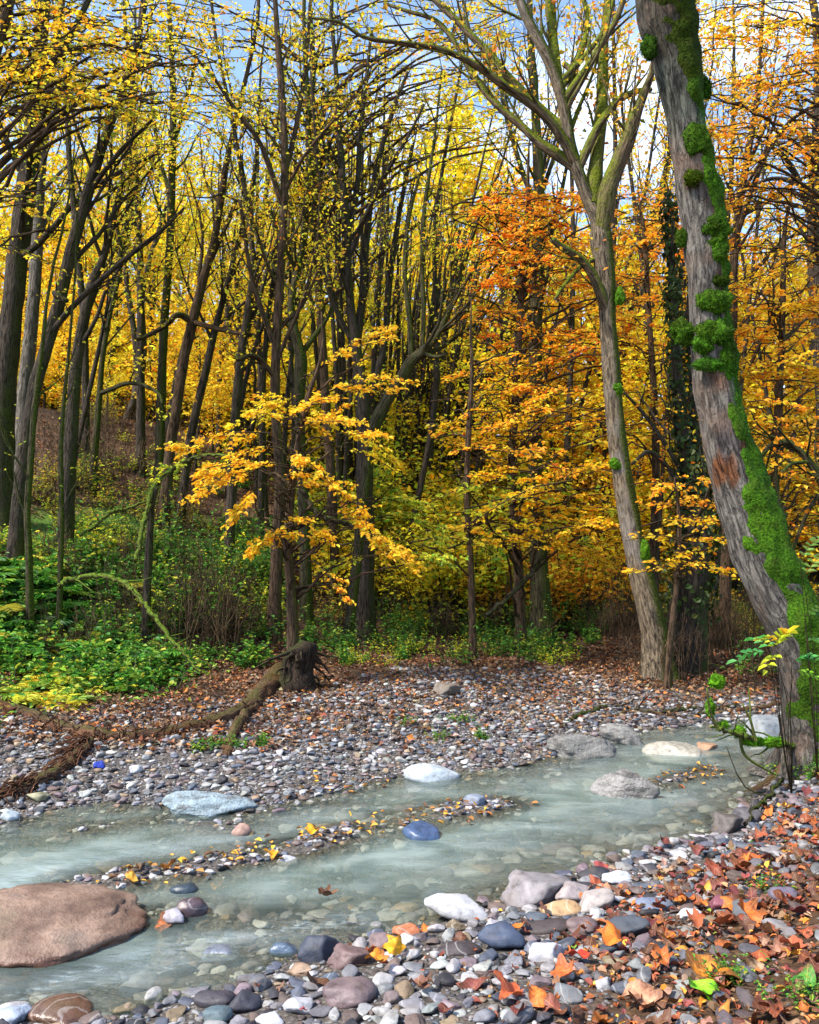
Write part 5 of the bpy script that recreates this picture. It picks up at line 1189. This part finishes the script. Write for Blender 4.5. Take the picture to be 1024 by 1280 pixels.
lying('mossy_branch', 'fallen mossy branch bowed over the green plants at the left', [(72, 734, 5.0, 8.2), (88, 724, 6.5, 8.3), (120, 720, 6.5, 8.35), (150, 726, 6.5, 8.3), (170, 742, 5.8, 8.2), (188, 764, 5.8, 8.1), (208, 790, 5.0, 8.0), (228, 815, 4.3, 7.9), (250, 840, 2.9, 7.8)], 'mossbranch', 206, 'branch', stubs=5)
lying('mossy_branch', 'mossy dead branch arching up the slope toward the gold beech', [(170, 700, 5.0, 9.9), (178, 660, 5.8, 10), (186, 635, 6.5, 10.1), (190, 612, 6.5, 10.2), (204, 596, 6.5, 10.3), (224, 580, 5.8, 10.3), (246, 572, 5.0, 10.2), (270, 568, 3.6, 10.1), (296, 572, 2.9, 10)], 'mossbranch', 207, 'branch', stubs=8)
lying('mossy_branch', 'thin mossy branch lying low on the slope left of the arched one', [(100, 668, 4.3, 9.9), (120, 656, 5.0, 10), (140, 640, 4.3, 10.1), (160, 636, 3.6, 10.2), (190, 622, 2.9, 10.2)], 'mossbranch', 208, 'branch', stubs=3)
lying('dead_branch', 'dark dead branch slanting below the gold beech sprays', [(376, 610, 6, 9.4), (392, 636, 8, 9.4), (410, 648, 7, 9.4), (440, 655, 6, 9.5), (470, 660, 4, 9.6)], 'dark', 209, 'branch', stubs=3)
lying('dead_branch', 'dark dead pole leaning at the foot of the straight dark tree', [(608, 770, 5, 10.6), (640, 742, 6, 10.8), (668, 712, 6, 11), (684, 690, 4, 11.2)], 'dark', 210, 'branch', stubs=2)
lying('dead_branch', 'long dead twig pile lying along the far gravel right of centre', [(700, 908, 4), (730, 893, 6), (770, 884, 6), (820, 893, 6), (860, 888, 7), (920, 884, 6)], 'dark', 211, 'branch', stubs=9)
lying('dead_branch', 'weathered branch lying at the far waterline behind the big flat rock', [(760, 897, 5), (800, 890, 6), (850, 899, 6), (890, 893, 5), (940, 888, 7), (980, 880, 7)], 'log', 212, 'branch', stubs=6)
lying('dead_branch', 'thin dark twig reaching from the mossy tree down to the stones', [(978, 972, 4, 5.6), (966, 990, 5, 5.3), (948, 1008, 5, 5.1), (932, 1030, 5, 4.95), (916, 1056, 4, 4.9), (906, 1070, 3, 4.85)], 'dark', 213, 'twig', stubs=6)
ob, op, orr = lying('mossy_branch', 'small mossy branch sticking out of the mossy tree over the water', [(996, 934, 7, 5.9), (970, 930, 7, 5.7), (945, 926, 6, 5.5), (925, 918, 6, 5.45), (908, 914, 4, 5.4), (888, 908, 3, 5.35)], 'mossbranch', 214, 'branch', stubs=8)
for k, (a, b, e) in enumerate([((925, 918), (932, 945), (968, 968)), ((945, 926), (938, 900), (928, 880)), ((900, 912), (888, 890), (884, 860))]):
    q = catmull(np.array([P(*a, 5.45), P(*b, 5.45), P(*e, 5.45)]), 12); m_ = MB(); tube(m_, q - op[0], np.linspace(.012, .005, 12), 6, .2, k); m_.build('side_twig', M['mossbranch'], ob)
for k, (x, y, w_, h_) in enumerate([(940, 927, 30, 12), (965, 928, 26, 12), (925, 915, 18, 14), (888, 885, 10, 20), (896, 852, 22, 16), (905, 906, 12, 8)]):
    moss_cushion(ob, P(x, y, 5.5) - op[0], w_ * 5.5 / FPX / 2, .03, h_ * 5.5 / FPX / 2, 900 + k, (1.25, 1.35, .9), 350)

# ------------------------------------------------------------------ plants of the floor
def frond(mb, o, d, L, pal, rg, pairs=13, pin=.32):
    """an arching fern frond"""
    d = unit(d); up = np.array([0, 0, 1.0]); n = pairs; t = np.linspace(0, 1, n + 2)
    h = d * np.array([1, 1, 0]); c = o + h * L * t[:, None] + up * (d[2] * L * t - .55 * L * t ** 2)[:, None]
    tube(mb, c, np.linspace(.004, .0012, n + 2), 3, col=pick(pal, 1, rg)[0] * .6)
    s = unit(np.cross(h, up)); q = c[2:]; tt = unit(np.gradient(c, axis=0))[2:]
    l = L * pin * np.sin(pi * np.clip(t[2:] * .86 + .14, 0, 1)) ** .8 + .01
    cc = pick(pal, 1, rg, .1)[0]
    for sg in (-1, 1):
        leaves(mb, q, tt * .45 + s * sg + rg.normal(0, .08, q.shape) - (0, 0, .12), np.cross(s, tt) + rg.normal(0, .15, q.shape), l, .26, np.clip(cc * (1 + rg.normal(0, .12, (len(q), 1))), 0, 1), 2, .06)
def fern_mesh(seed, pal, nf=11, L=.55):
    rg = np.random.default_rng(seed); m_ = MB()
    for k in range(nf):
        a = 2 * pi * (k + rg.random() * .8) / nf; frond(m_, np.zeros(3), (math.cos(a), math.sin(a), rg.uniform(.5, 1.1)), L * rg.uniform(.65, 1.15), pal, rg)
    return m_.mesh('fern_fronds', M['herb'], False)
def herb_mesh(seed, pal, ns=14, h=.35, lf=.06, spread=.22, per=11):
    rg = np.random.default_rng(seed); m_ = MB(); PP, AA = [], []
    for k in range(ns):
        a = rg.uniform(0, 2 * pi); p = grow_path((rg.normal(0, spread * .4), rg.normal(0, spread * .4), -.02), (math.cos(a) * .5, math.sin(a) * .5, 1), h * rg.uniform(.5, 1.2), 6, .02, .14, rg)
        tube(m_, p, np.linspace(.004, .0015, 7), 3, col=s2l((80, 84, 44))); n = per; u = rg.uniform(.15, 1, n) * 6; i = np.minimum(u.astype(int), 5)
        PP.append(p[i] + (p[i + 1] - p[i]) * (u - i)[:, None]); AA.append(rg.normal(0, 1, (n, 3)) * (1, 1, .25))
    PP = np.concatenate(PP); AA = np.concatenate(AA); n = len(PP)
    leaves(m_, PP, AA, rg.normal(0, .35, (n, 3)) + (0, 0, 1), lf * rg.uniform(.6, 1.3, n), .55, pick(pal, n, rg), 2)
    return m_.mesh('leafy_stems', M['herb'], False)
def stalk_mesh(seed, n=26, h=.9, spread=.3, colr=(120, 84, 56)):
    rg = np.random.default_rng(seed); m_ = MB()
    for k in range(n):
        p = grow_path((rg.normal(0, spread), rg.normal(0, spread * .6), -.03), (rg.normal(0, .13), rg.normal(0, .13), 1), h * rg.uniform(.45, 1.2), 7, 0, .05, rg); r = np.linspace(.006, .002, 8); tube(m_, p, r, 4)
        branch_out(p, r, m_, rg, 3, .3, 1, .3, (.4, .9), .05, .15, 1, 3)
    return m_.mesh('stalks', M['twig'])
MESH = {'fern': [fern_mesh(220 + k, GREEN) for k in range(3)], 'yfern': [fern_mesh(225 + k, FERNY, 10, .5) for k in range(2)], 'herb': [herb_mesh(230 + k, GREEN) for k in range(3)], 'dherb': [herb_mesh(235 + k, GREEN2, 16, .45, .05, .3, 12) for k in range(3)],
        'yherb': [herb_mesh(240 + k, LIME, 14, .4, .05, .3) for k in range(2)], 'stalk': [stalk_mesh(245 + k) for k in range(3)], 'bush': [herb_mesh(250 + k, GREEN2, 34, .95, .055, .5, 16) for k in range(2)], 'gbush': [herb_mesh(255 + k, [(3, (160, 164, 60)), (3, (210, 186, 60)), (2, (110, 136, 50)), (2, (220, 170, 60))], 30, 1.0, .05, .5, 14) for k in range(2)]}
NAMES = {'fern': ('fern', 'fern', 'bright green fern'), 'yfern': ('fern', 'fern', 'yellowing fern'), 'herb': ('leafy_plant', 'plant', 'bright green leafy plant'), 'dherb': ('leafy_plant', 'plant', 'dark green leafy plant'), 'yherb': ('leafy_plant', 'plant', 'yellow green leafy plant'),
         'stalk': ('dry_shrub', 'shrub', 'bare brown twiggy shrub'), 'bush': ('shrub', 'shrub', 'green leafed bush'), 'gbush': ('shrub', 'shrub', 'thin olive leafed bush')}
rp_ = np.random.default_rng(260)
PL = []
def sow(kind, box, n, sc, where, up=0.0):
    for k in range(n):
        px, py = rp_.uniform(box[0], box[2]), rp_.uniform(box[1], box[3]); g = Gpt(px, py)
        if inside(np.array([g[0]]), np.array([g[1]]))[0] or g[1] > 24: continue
        nm, cat, lb = NAMES[kind]; o = link(nm, MESH[kind][int(rp_.integers(len(MESH[kind])))])
        o.location = (g[0], g[1], g[2] + up); s = rp_.uniform(*sc); o.scale = (s, s, s * rp_.uniform(.8, 1.15)); o.rotation_euler = (0, 0, rp_.uniform(0, 2 * pi))
        tag(o, f'{lb} {where}', cat, f'{lb}s {where}')
sow('stalk', (0, 680, 240, 830), 14, (.4, .8), 'among the plants of the left bank')
sow('herb', (380, 790, 520, 834), 14, (.4, .8), 'beside the root stump')
sow('yherb', (60, 520, 340, 640), 26, (.5, 1.2), 'near the hill crest')
sow('stalk', (60, 530, 340, 660), 18, (.6, 1.3), 'near the hill crest')
sow('fern', (-20, 700, 190, 850), 44, (.7, 1.2), 'on the left bank slope')
sow('herb', (-20, 690, 200, 870), 62, (.8, 1.5), 'on the left bank slope')
sow('yfern', (-20, 800, 150, 884), 26, (.5, .9), 'along the foot of the left bank')
sow('yherb', (-20, 640, 180, 720), 12, (.7, 1.2), 'higher on the left slope')
sow('herb', (150, 790, 340, 845), 16, (.5, 1.0), 'by the bowed mossy branch')
sow('dherb', (180, 700, 350, 800), 34, (.8, 1.5), 'on the slope below the arched branch')
sow('bush', (200, 690, 330, 760), 10, (.7, 1.1), 'on the slope below the arched branch')
sow('stalk', (235, 740, 340, 820), 12, (.7, 1.1), 'beside the gold beech trunk')
sow('stalk', (400, 730, 580, 800), 18, (.6, 1.1), 'below the coppice rods')
sow('gbush', (400, 720, 760, 790), 26, (.6, 1.1), 'on the forest floor at the middle')
sow('stalk', (590, 720, 800, 800), 20, (.6, 1.2), 'at the foot of the straight dark tree')
sow('bush', (440, 740, 760, 800), 16, (.5, .9), 'on the forest floor at the middle')
sow('herb', (530, 790, 740, 830), 20, (.5, 1.0), 'at the front edge of the forest floor')
sow('dherb', (380, 770, 700, 835), 30, (.6, 1.1), 'at the front edge of the forest floor')
sow('yherb', (400, 810, 720, 838), 14, (.4, .8), 'at the front edge of the forest floor')
sow('stalk', (780, 780, 960, 860), 14, (.6, 1.1), 'at the foot of the pale forked tree')
sow('gbush', (760, 720, 960, 820), 18, (.6, 1.1), 'behind the pale forked tree')
sow('dherb', (880, 760, 1040, 850), 12, (.6, 1.2), 'behind the mossy tree')
sow('yherb', (60, 560, 340, 700), 14, (.8, 1.6), 'up the shaded hillside')
sow('yherb', (180, 690, 350, 790), 24, (.8, 1.5), 'on the slope below the arched branch')
sow('dherb', (60, 580, 330, 700), 12, (.6, 1.2), 'up the shaded hillside')
sow('gbush', (0, 560, 330, 690), 8, (.5, 1.0), 'up the shaded hillside')
sow('herb', (240, 925, 350, 945), 7, (.25, .4), 'on the far gravel behind the pale blue boulder')
sow('herb', (500, 900, 620, 925), 6, (.2, .35), 'on the far gravel at the middle')
sow('dherb', (880, 1110, 1030, 1270), 6, (.15, .32), 'among the leaves on the near right bank')
sow('dherb', (965, 940, 1030, 1000), 5, (.3, .5), 'under the mossy tree')

# the ash like seedling before the mossy tree
def seedling(label, px, py, leafset, Y, seed):
    rg = np.random.default_rng(seed); base = P(px, py, Y); base[2] = H(base[0], base[1]); root = empty('seedling', base); tag(root, label, 'seedling'); off = base
    sm, lm = MB(), MB()
    for (x0, y0, x1, y1, pal, n, w_) in leafset:
        a, b = P(x0, y0, Y + rg.normal(0, .05)), P(x1, y1, Y - .12 + rg.normal(0, .1)); m = (a + b) / 2 + (0, 0, .03); ax = catmull(np.array([a, m, b]), n + 2)
        q = catmull(np.array([base, base * .5 + a * .5 + (rg.normal(0, .02), 0, .05), a]), 8); tube(sm, q - off, np.linspace(.0035, .002, 8), 4, col=s2l((96, 100, 50))); tube(sm, ax - off, np.linspace(.003, .0015, n + 2), 3)
        t_ = unit(b - a); s_ = unit(np.cross(t_, (0, .5, 1.0)))
        for sg in (-1, 1):
            k = np.arange(1, n + 1); leaves(lm, ax[k] - off, t_ * .6 + s_ * sg + rg.normal(0, .08, (n, 3)), np.array([0, -.6, .8]) + rg.normal(0, .15, (n, 3)), w_ * rg.uniform(.8, 1.15, n), .36, pick(pal, n, rg, .08), 2)
        leaves(lm, ax[-1:] - off, t_[None], np.array([[0, -.6, .8]]), w_, .36, pick(pal, 1, rg), 2)
        lm.build('leaf', M['herb'], root, False); lm = MB()
    sm.build('stem', M['twig'], root)
LG = [(1, (110, 190, 110)), (1, (80, 160, 70))]; LY = [(2, (206, 214, 60)), (1, (230, 190, 50))]
seedling('seedling with feathered green and yellow leaves in front of the mossy tree', 990, 990, [(962, 816, 922, 826, LG, 5, .075), (966, 812, 938, 800, LG, 4, .06), (968, 808, 986, 792, LY, 5, .085), (970, 820, 958, 838, LY, 4, .07), (974, 812, 950, 800, LY, 4, .06), (990, 830, 1018, 826, LG, 4, .07), (992, 840, 1024, 852, [(1, (130, 180, 60))], 4, .06)], 5.3, 270)
seedling('pale green feathery sapling at the right edge beside the mossy tree', 1022, 960, [(1004, 720, 1040, 690, [(1, (140, 170, 80))], 7, .07), (1000, 700, 1030, 672, [(1, (130, 170, 84))], 6, .07), (1006, 770, 1040, 762, [(1, (110, 150, 70))], 6, .07), (1010, 800, 1040, 812, [(1, (100, 150, 70))], 5, .07)], 5.6, 271)

# ------------------------------------------------------------------ fallen leaves
def leaf_shape(kind, seed):
    rg = np.random.default_rng(seed); n = 40; a = np.linspace(0, 2 * pi, n, endpoint=False)
    if kind == 'lobed':
        r = .62 + .0 * a
        for c, h, w_ in ((0, .42, .26), (.95, .36, .25), (-.95, .36, .25), (1.95, .2, .25), (-1.95, .2, .25)):
            d = np.abs((a - c + pi) % (2 * pi) - pi); r = r + h * np.exp(-(d / w_) ** 2)
        r = r * (1 - .28 * np.exp(-(np.abs((a - pi + pi) % (2 * pi) - pi) / .3) ** 2)) * (1 + .06 * rg.normal(size=n)) * .52
    else:
        r = 1 / np.sqrt((np.cos(a) / 1.0) ** 2 + (np.sin(a) / .5) ** 2) * (1 + .15 * np.cos(a) ** 8 * (np.cos(a) > 0)) * (1 + .02 * rg.normal(size=n)) * .55
    V = [(0, 0, 0)]; 
    for f in (.5, 1.0): V += [(f * r_ * math.cos(t_), f * r_ * math.sin(t_), 0) for r_, t_ in zip(r, a)]
    V = np.array(V); ph = rg.uniform(0, 2 * pi, 3); cu = rg.uniform(.2, .9)
    V[:, 2] = cu * ((V[:, 0] * math.cos(ph[0]) + V[:, 1] * math.sin(ph[0])) ** 2) + .17 * np.sin(V[:, 0] * 7 + ph[1]) * np.sin(V[:, 1] * 6 + ph[2])
    k = np.arange(n); T_ = np.stack([np.zeros(n, int), 1 + k, 1 + (k + 1) % n], 1); Q = np.stack([1 + k, 1 + n + k, 1 + n + (k + 1) % n, 1 + (k + 1) % n], 1)
    return V, Q, T_
LF = [leaf_shape('lobed', 280 + k) for k in range(7)] + [leaf_shape('oval', 290 + k) for k in range(5)]
LMESH = []
for v, q, t_ in LF:
    m_ = MB(); m_.add(v, q, t_); me = m_.mesh('leaf_blade', M['oneleaf'], True); LMESH.append(me)
def ground_tilt(x, y):
    e = .05; return -(H(x + e, y) - H(x - e, y)) / (2 * e), -(H(x, y + e) - H(x, y - e)) / (2 * e)
def lay_leaf(px, py, size_px, col, label, shape=None, lift=.02, tilt=.25, name='fallen_leaf', group=None, rg=np.random.default_rng(300), z=None):
    g = Gpt(px, py) if z is None else Z0(px, py, z); s = size_px * g[1] / FPX
    o = link(name, LMESH[shape if shape is not None else int(rg.integers(12))]); o.location = (g[0], g[1], g[2] + lift + .12 * s); o.scale = (s, s, s)
    o.rotation_euler = (rg.normal(0, tilt), rg.normal(0, tilt), rg.uniform(0, 2 * pi)); o.color = (*[float(q) for q in s2l(col)], 1); tag(o, label, 'leaf', group); return o
for a in [(494, 1205, 32, (232, 166, 40), 'bright golden yellow leaf standing among stones below the red block', 0, .05, .9), (470, 1222, 34, (226, 140, 34), 'orange leaf curled on the round purple brown stone', 3, .06, .5), (882, 1254, 44, (130, 206, 40), 'fresh lime green leaf lying near the bottom of the right bank', 8, .03, .5),
          (768, 1190, 42, (222, 118, 44), 'orange lobed leaf just below the dark slate wedge stone', 1, .04, .4), (838, 1186, 28, (230, 140, 40), 'small orange yellow leaf right of the orange lobed one', 2, .03, .3), (700, 1230, 40, (196, 96, 50), 'rust leaf lying on the pale gravel at the bottom', 4, .03, .3), (1006, 1246, 46, (70, 130, 50), 'dark green leaf at the right bottom edge', 9, .03, .3),
          (640, 1255, 52, (190, 92, 56), 'large rust red leaf at the bottom centre right', 5, .03, .3), (890, 1232, 60, (232, 150, 40), 'long amber leaf lying flat above the lime green leaf', 10, .03, .15), (800, 1262, 54, (206, 150, 120), 'pink brown leaf at the bottom left of the lime green leaf', 6, .03, .3), (936, 1160, 44, (206, 112, 50), 'orange brown leaf in front of the teal slate stone', 3, .04, .4),
          (722, 1207, 30, (170, 56, 44), 'dark red leaf tucked against the white angular stone', 8, .03, .3), (672, 1262, 40, (222, 120, 56), 'salmon orange leaf at the bottom edge', 0, .03, .3), (405, 1168, 30, (88, 64, 48), 'wet dark leaf draped over the black blue angular stone', 2, .16, .2), (202, 1169, 30, (190, 110, 66), 'wet orange leaf stuck against the brown boulder', 4, .03, .3),
          (392, 1045, 26, (220, 160, 40), 'yellow leaf on the gravel bar above the white rounded stone', 1, .02, .2), (342, 1074, 26, (226, 160, 40), 'gold leaf on the gravel bar left of the white rounded stone', 5, .02, .2), (165, 1106, 22, (206, 156, 60), 'long gold leaf washed up behind the brown boulder', 10, .02, .2), (208, 1090, 24, (200, 130, 60), 'tan leaf on the gravel bar behind the black blue oval stone', 2, .02, .2), (270, 1116, 24, (210, 150, 60), 'tan yellow leaf on the wet end of the bar', 6, .02, .2)]:
    lay_leaf(*a[:5], shape=a[5], lift=a[6], tilt=a[7])
rl = np.random.default_rng(310); NK = ['rust', 'orange', 'brown', 'amber', 'red brown', 'tan']; NC = [(176, 92, 62), (214, 122, 56), (120, 82, 64), (222, 158, 66), (136, 70, 68), (184, 144, 118)]
FX = [(x, y, l) for x, y, r, l in STONES if toscreen(np.array([x, y, 0]))[1] > 1040]
cntl = 0
nlit = MB()
n = 6200; X = rl.uniform(-.6, 3.4, n); Y = rl.uniform(2.3, 6.6, n); dn = segdist(X, Y, near); df = segdist(X, Y, far); u = X / Y
wt = np.where(inside(X, Y) | (df < dn), 0, sstep(.12, .75, dn) * (.10 + .9 * sstep(.08, .36, u)) * .50 + .03)
ok = (rl.random(n) < wt); Hh = height(X, Y)
for x, y, h in zip(X[ok], Y[ok], Hh[ok]):
    if not in_frame(x, y, h): continue
    s = rl.uniform(.045, .10) * (1 if rl.random() < .65 else .55); c = int(rl.choice(6, p=[.2, .12, .27, .07, .2, .14])); colr = np.clip(s2l(NC[c]) * rl.uniform(.34, .95) * (1 + rl.normal(0, .09, 3)), 0, 1); k = int(rl.integers(12)) if rl.random() < .8 else int(rl.integers(7))
    rot = rl.uniform(0, 2 * pi); tx, ty = rl.normal(0, .28, 2); z = h + rl.uniform(.012, .045)
    if cntl < 190 and s / y > .0155:
        cntl += 1; o = link('fallen_leaf', LMESH[k]); o.location = (x, y, z); o.scale = (s, s, s); o.rotation_euler = (tx, ty, rot); o.color = (*[float(q) for q in colr], 1)
        d = sorted(((a - x) ** 2 + (b - y) ** 2, a, b, l) for a, b, l in FX)[0]; dx, dy = d[1] - x, d[2] - y
        side = ('left of' if dx > 0 else 'right of') if abs(dx) > abs(dy) else ('in front of' if dy > 0 else 'behind')
        tag(o, f"{'lobed' if k < 7 else 'oval'} {NK[c]} leaf {side} the {short(d[3])}", 'leaf', 'fallen leaves on the near bank')
    else:
        v, q, t_ = LF[k]; v = v * s; v = v + np.stack([0 * v[:, 0], 0 * v[:, 0], v[:, 1] * tx - v[:, 0] * ty], 1); ca, sa = math.cos(rot), math.sin(rot)
        nlit.add(np.stack([v[:, 0] * ca - v[:, 1] * sa + x, v[:, 0] * sa + v[:, 1] * ca + y, v[:, 2] + z], 1), q, t_, colr)
# twigs, stems and leaf crumbs between them
n = 15000; X = rl.uniform(-.6, 3.6, n); Y = rl.uniform(2.3, 6.8, n); dn = segdist(X, Y, near); df = segdist(X, Y, far); u = X / Y
ok = (~inside(X, Y)) & (dn < df) & (rl.random(n) < sstep(.2, .8, dn) * sstep(.02, .3, u) + .03); X, Y = X[ok], Y[ok]; m = len(X); Z = height(X, Y) + rl.uniform(.004, .02, m)
leaves(nlit, np.stack([X, Y, Z], 1), rl.normal(0, 1, (m, 3)) * (1, 1, .15), rl.normal(0, .3, (m, 3)) + (0, 0, 1), rl.uniform(.012, .045, m), rl.uniform(.3, .8, m), pick(NEARL, m, rl, .2), 2, .2)
for k in range(420):
    i = int(rl.integers(m)); p = grow_path((X[i], Y[i], Z[i] + .005), (rl.normal(), rl.normal(), 0), rl.uniform(.06, .25), 5, 0, .2, rl); p[:, 2] = height(p[:, 0], p[:, 1]) + .012; tube(nlit, p, np.linspace(.0026, .0012, 6), 3, col=s2l((96, 74, 56)) * rl.uniform(.6, 1.3))
tag(nlit.build('leaf_litter', M['litter'], None, False), 'rust and brown leaf litter with twigs over the near right bank', 'leaf litter', kind='stuff')
# far bank and hillside
fl = MB(); n = 110000
X = np.concatenate([rl.uniform(-7, 7, n // 2), rl.uniform(-9, 9, n // 2)]); Y = np.concatenate([rl.uniform(6.5, 12, n // 2), rl.uniform(9, 22, n // 2)])
dn = segdist(X, Y, near); df = segdist(X, Y, far); ins = inside(X, Y); b = fbm2(X * .9, Y * .9, 77)
ok = (~ins) & (df < dn) & (rl.random(n) < sstep(.5, 1.7, df + .4 * b + .7 * sstep(.05, .3, X / Y)) * (.6 + .5 * b) * (1 - .6 * np.exp(-((X / Y - .02) / .15) ** 2) * (Y < 10.3)) + .12 - .07 * (X / Y < -.05)) & (np.abs(X / Y) < .62); X, Y = X[ok], Y[ok]; m = len(X)
Z = height(X, Y) + rl.uniform(.005, .035, m)
leaves(fl, np.stack([X, Y, Z], 1), rl.normal(0, 1, (m, 3)) * (1, 1, .2), rl.normal(0, .42, (m, 3)) + (0, 0, 1), rl.uniform(.028, .075, m), rl.uniform(.5, .9, m), pick(LITTER, m, rl, .25), 1, .2)
tag(fl.build('leaf_litter', M['litter'], None, False), 'brown leaf litter over the far bank and hillside', 'leaf litter', kind='stuff')
# wet leaves on the bar
for pts, cn in ((BAR, 260), (BAR2, 90), (px_line([(420, 985), (450, 980)]), 40)):
    pass
bl = MB(); P0 = []
for line, cn in ((BAR, 190), (BAR2, 60), (px_line([(370, 992), (460, 978)]), 40)):
    i = rl.integers(len(line) - 1, size=cn); f = rl.random((cn, 1)); q = line[i] * (1 - f) + line[i + 1] * f + rl.normal(0, .11, (cn, 2)); P0.append(q)
q = np.concatenate(P0); m = len(q); Z = np.maximum(height(q[:, 0], q[:, 1]), 0.0) + rl.uniform(.008, .03, m)
leaves(bl, np.column_stack([q, Z]), rl.normal(0, 1, (m, 3)) * (1, 1, .15), rl.normal(0, .25, (m, 3)) + (0, 0, 1), rl.uniform(.022, .055, m), rl.uniform(.4, .8, m), pick([(3, (206, 150, 60)), (3, (160, 110, 60)), (5, (104, 78, 56)), (1.2, (230, 180, 60))], m, rl), 2)
tag(bl.build('leaf_litter', M['litter'], None, False), 'wet yellow and brown leaves stranded on the mid stream bar', 'leaf litter', kind='stuff')

# low green cover between the plants
gm2 = MB(); n = 26000; X = rl.uniform(-6.5, 1.6, n); Y = rl.uniform(6.8, 15, n); u = X / Y; ins = inside(X, Y); sb = Y - np.interp(u, _TOE[:, 0], _TOE[:, 1])
w_ = np.clip(sstep(-.1, -.36, u) * sstep(-.6, .4, sb) * (1 - sstep(3.5, 6.5, sb)), 0, 1) + .25 * sstep(.1, .6, fbm2(X * .8, Y * .8, 31)) * sstep(-2.2, -.8, sb)
ok = (~ins) & (rl.random(n) < w_ * sstep(-.3, .3, fbm2(X * 1.6, Y * 1.6, 55) + .15)); X, Y = X[ok], Y[ok]; m = len(X)
leaves(gm2, np.stack([X, Y, height(X, Y) + rl.uniform(.02, .2, m)], 1), rl.normal(0, 1, (m, 3)) * (1, 1, .3), rl.normal(0, .35, (m, 3)) + (0, -.1, 1), rl.uniform(.03, .075, m), rl.uniform(.4, .8, m), pick(GREEN[:] + [(2, (170, 180, 60))], m, rl), 1, .1)
tag(gm2.build('ground_cover', M['herb'], None, False), 'low green ground cover on the left bank', 'ground cover', kind='stuff')
# ------------------------------------------------------------------ camera, sky, sun
cd = bpy.data.cameras.new('camera'); cam = bpy.data.objects.new('camera', cd); COL.objects.link(cam)
cam.location = tuple(CAM); cam.rotation_euler = (pi / 2 + PITCH, 0, 0)
cd.sensor_fit = 'HORIZONTAL'; cd.sensor_width = 36.0; cd.lens = 36.0 * FPX / 1024.0
cd.clip_start = 0.05; cd.clip_end = 1000
SC.camera = cam

SUN_EL, SUN_AZ = radians(50), radians(-118)      # azimuth from +Y (the way the camera looks) towards +X
sd = np.array([math.sin(SUN_AZ) * math.cos(SUN_EL), math.cos(SUN_AZ) * math.cos(SUN_EL), math.sin(SUN_EL)])
ld = bpy.data.lights.new('sun', 'SUN'); ld.energy = 3.3; ld.angle = radians(5); ld.color = (1.0, 0.93, 0.82)
lo = bpy.data.objects.new('sun', ld); COL.objects.link(lo)
from mathutils import Vector
lo.rotation_euler = Vector(tuple(sd)).to_track_quat('Z', 'Y').to_euler()
lo.location = tuple(sd * 60)

w = bpy.data.worlds.new('World'); SC.world = w; w.use_nodes = True
nt = w.node_tree; nt.nodes.clear()
out = nt.nodes.new('ShaderNodeOutputWorld'); bg = nt.nodes.new('ShaderNodeBackground'); sky = nt.nodes.new('ShaderNodeTexSky')
sky.sky_type = 'NISHITA'; sky.sun_disc = False; sky.sun_elevation = SUN_EL; sky.sun_rotation = SUN_AZ % (2 * pi)
sky.air_density = 1.0; sky.dust_density = 0.6; sky.ozone_density = 1.5
tc = nt.nodes.new('ShaderNodeTexCoord'); mp = nt.nodes.new('ShaderNodeMapping'); mp.inputs['Scale'].default_value = (1, 1, 2.2); mp.inputs['Location'].default_value = (0.35, 0.1, 0.2)
nz = nt.nodes.new('ShaderNodeTexNoise'); nz.inputs['Scale'].default_value = 2.6; nz.inputs['Detail'].default_value = 7; nz.inputs['Roughness'].default_value = 0.58
rp = nt.nodes.new('ShaderNodeValToRGB'); rp.color_ramp.elements[0].position = 0.54; rp.color_ramp.elements[1].position = 0.78
mx = nt.nodes.new('ShaderNodeMix'); mx.data_type = 'RGBA'
nt.links.new(tc.outputs['Generated'], mp.inputs[0]); nt.links.new(mp.outputs[0], nz.inputs['Vector']); nt.links.new(nz.outputs['Fac'], rp.inputs[0])
nt.links.new(rp.outputs[0], mx.inputs[0]); nt.links.new(sky.outputs[0], mx.inputs[6]); mx.inputs[7].default_value = (5.6, 6.0, 6.6, 1)
nt.links.new(mx.outputs[2], bg.inputs[0]); bg.inputs[1].default_value = 0.14
nt.links.new(bg.outputs[0], out.inputs[0])

SC.render.engine = 'CYCLES'
cy = SC.cycles
cy.max_bounces = 10; cy.diffuse_bounces = 9; cy.glossy_bounces = 2; cy.transmission_bounces = 8; cy.transparent_max_bounces = 8
cy.use_denoising = True; cy.use_adaptive_sampling = True; cy.adaptive_threshold = 0.015
cy.caustics_reflective = False; cy.caustics_refractive = False
vs = SC.view_settings; vs.view_transform = 'Standard'; vs.look = 'None'; vs.exposure = EXPOSURE; vs.gamma = 1.0
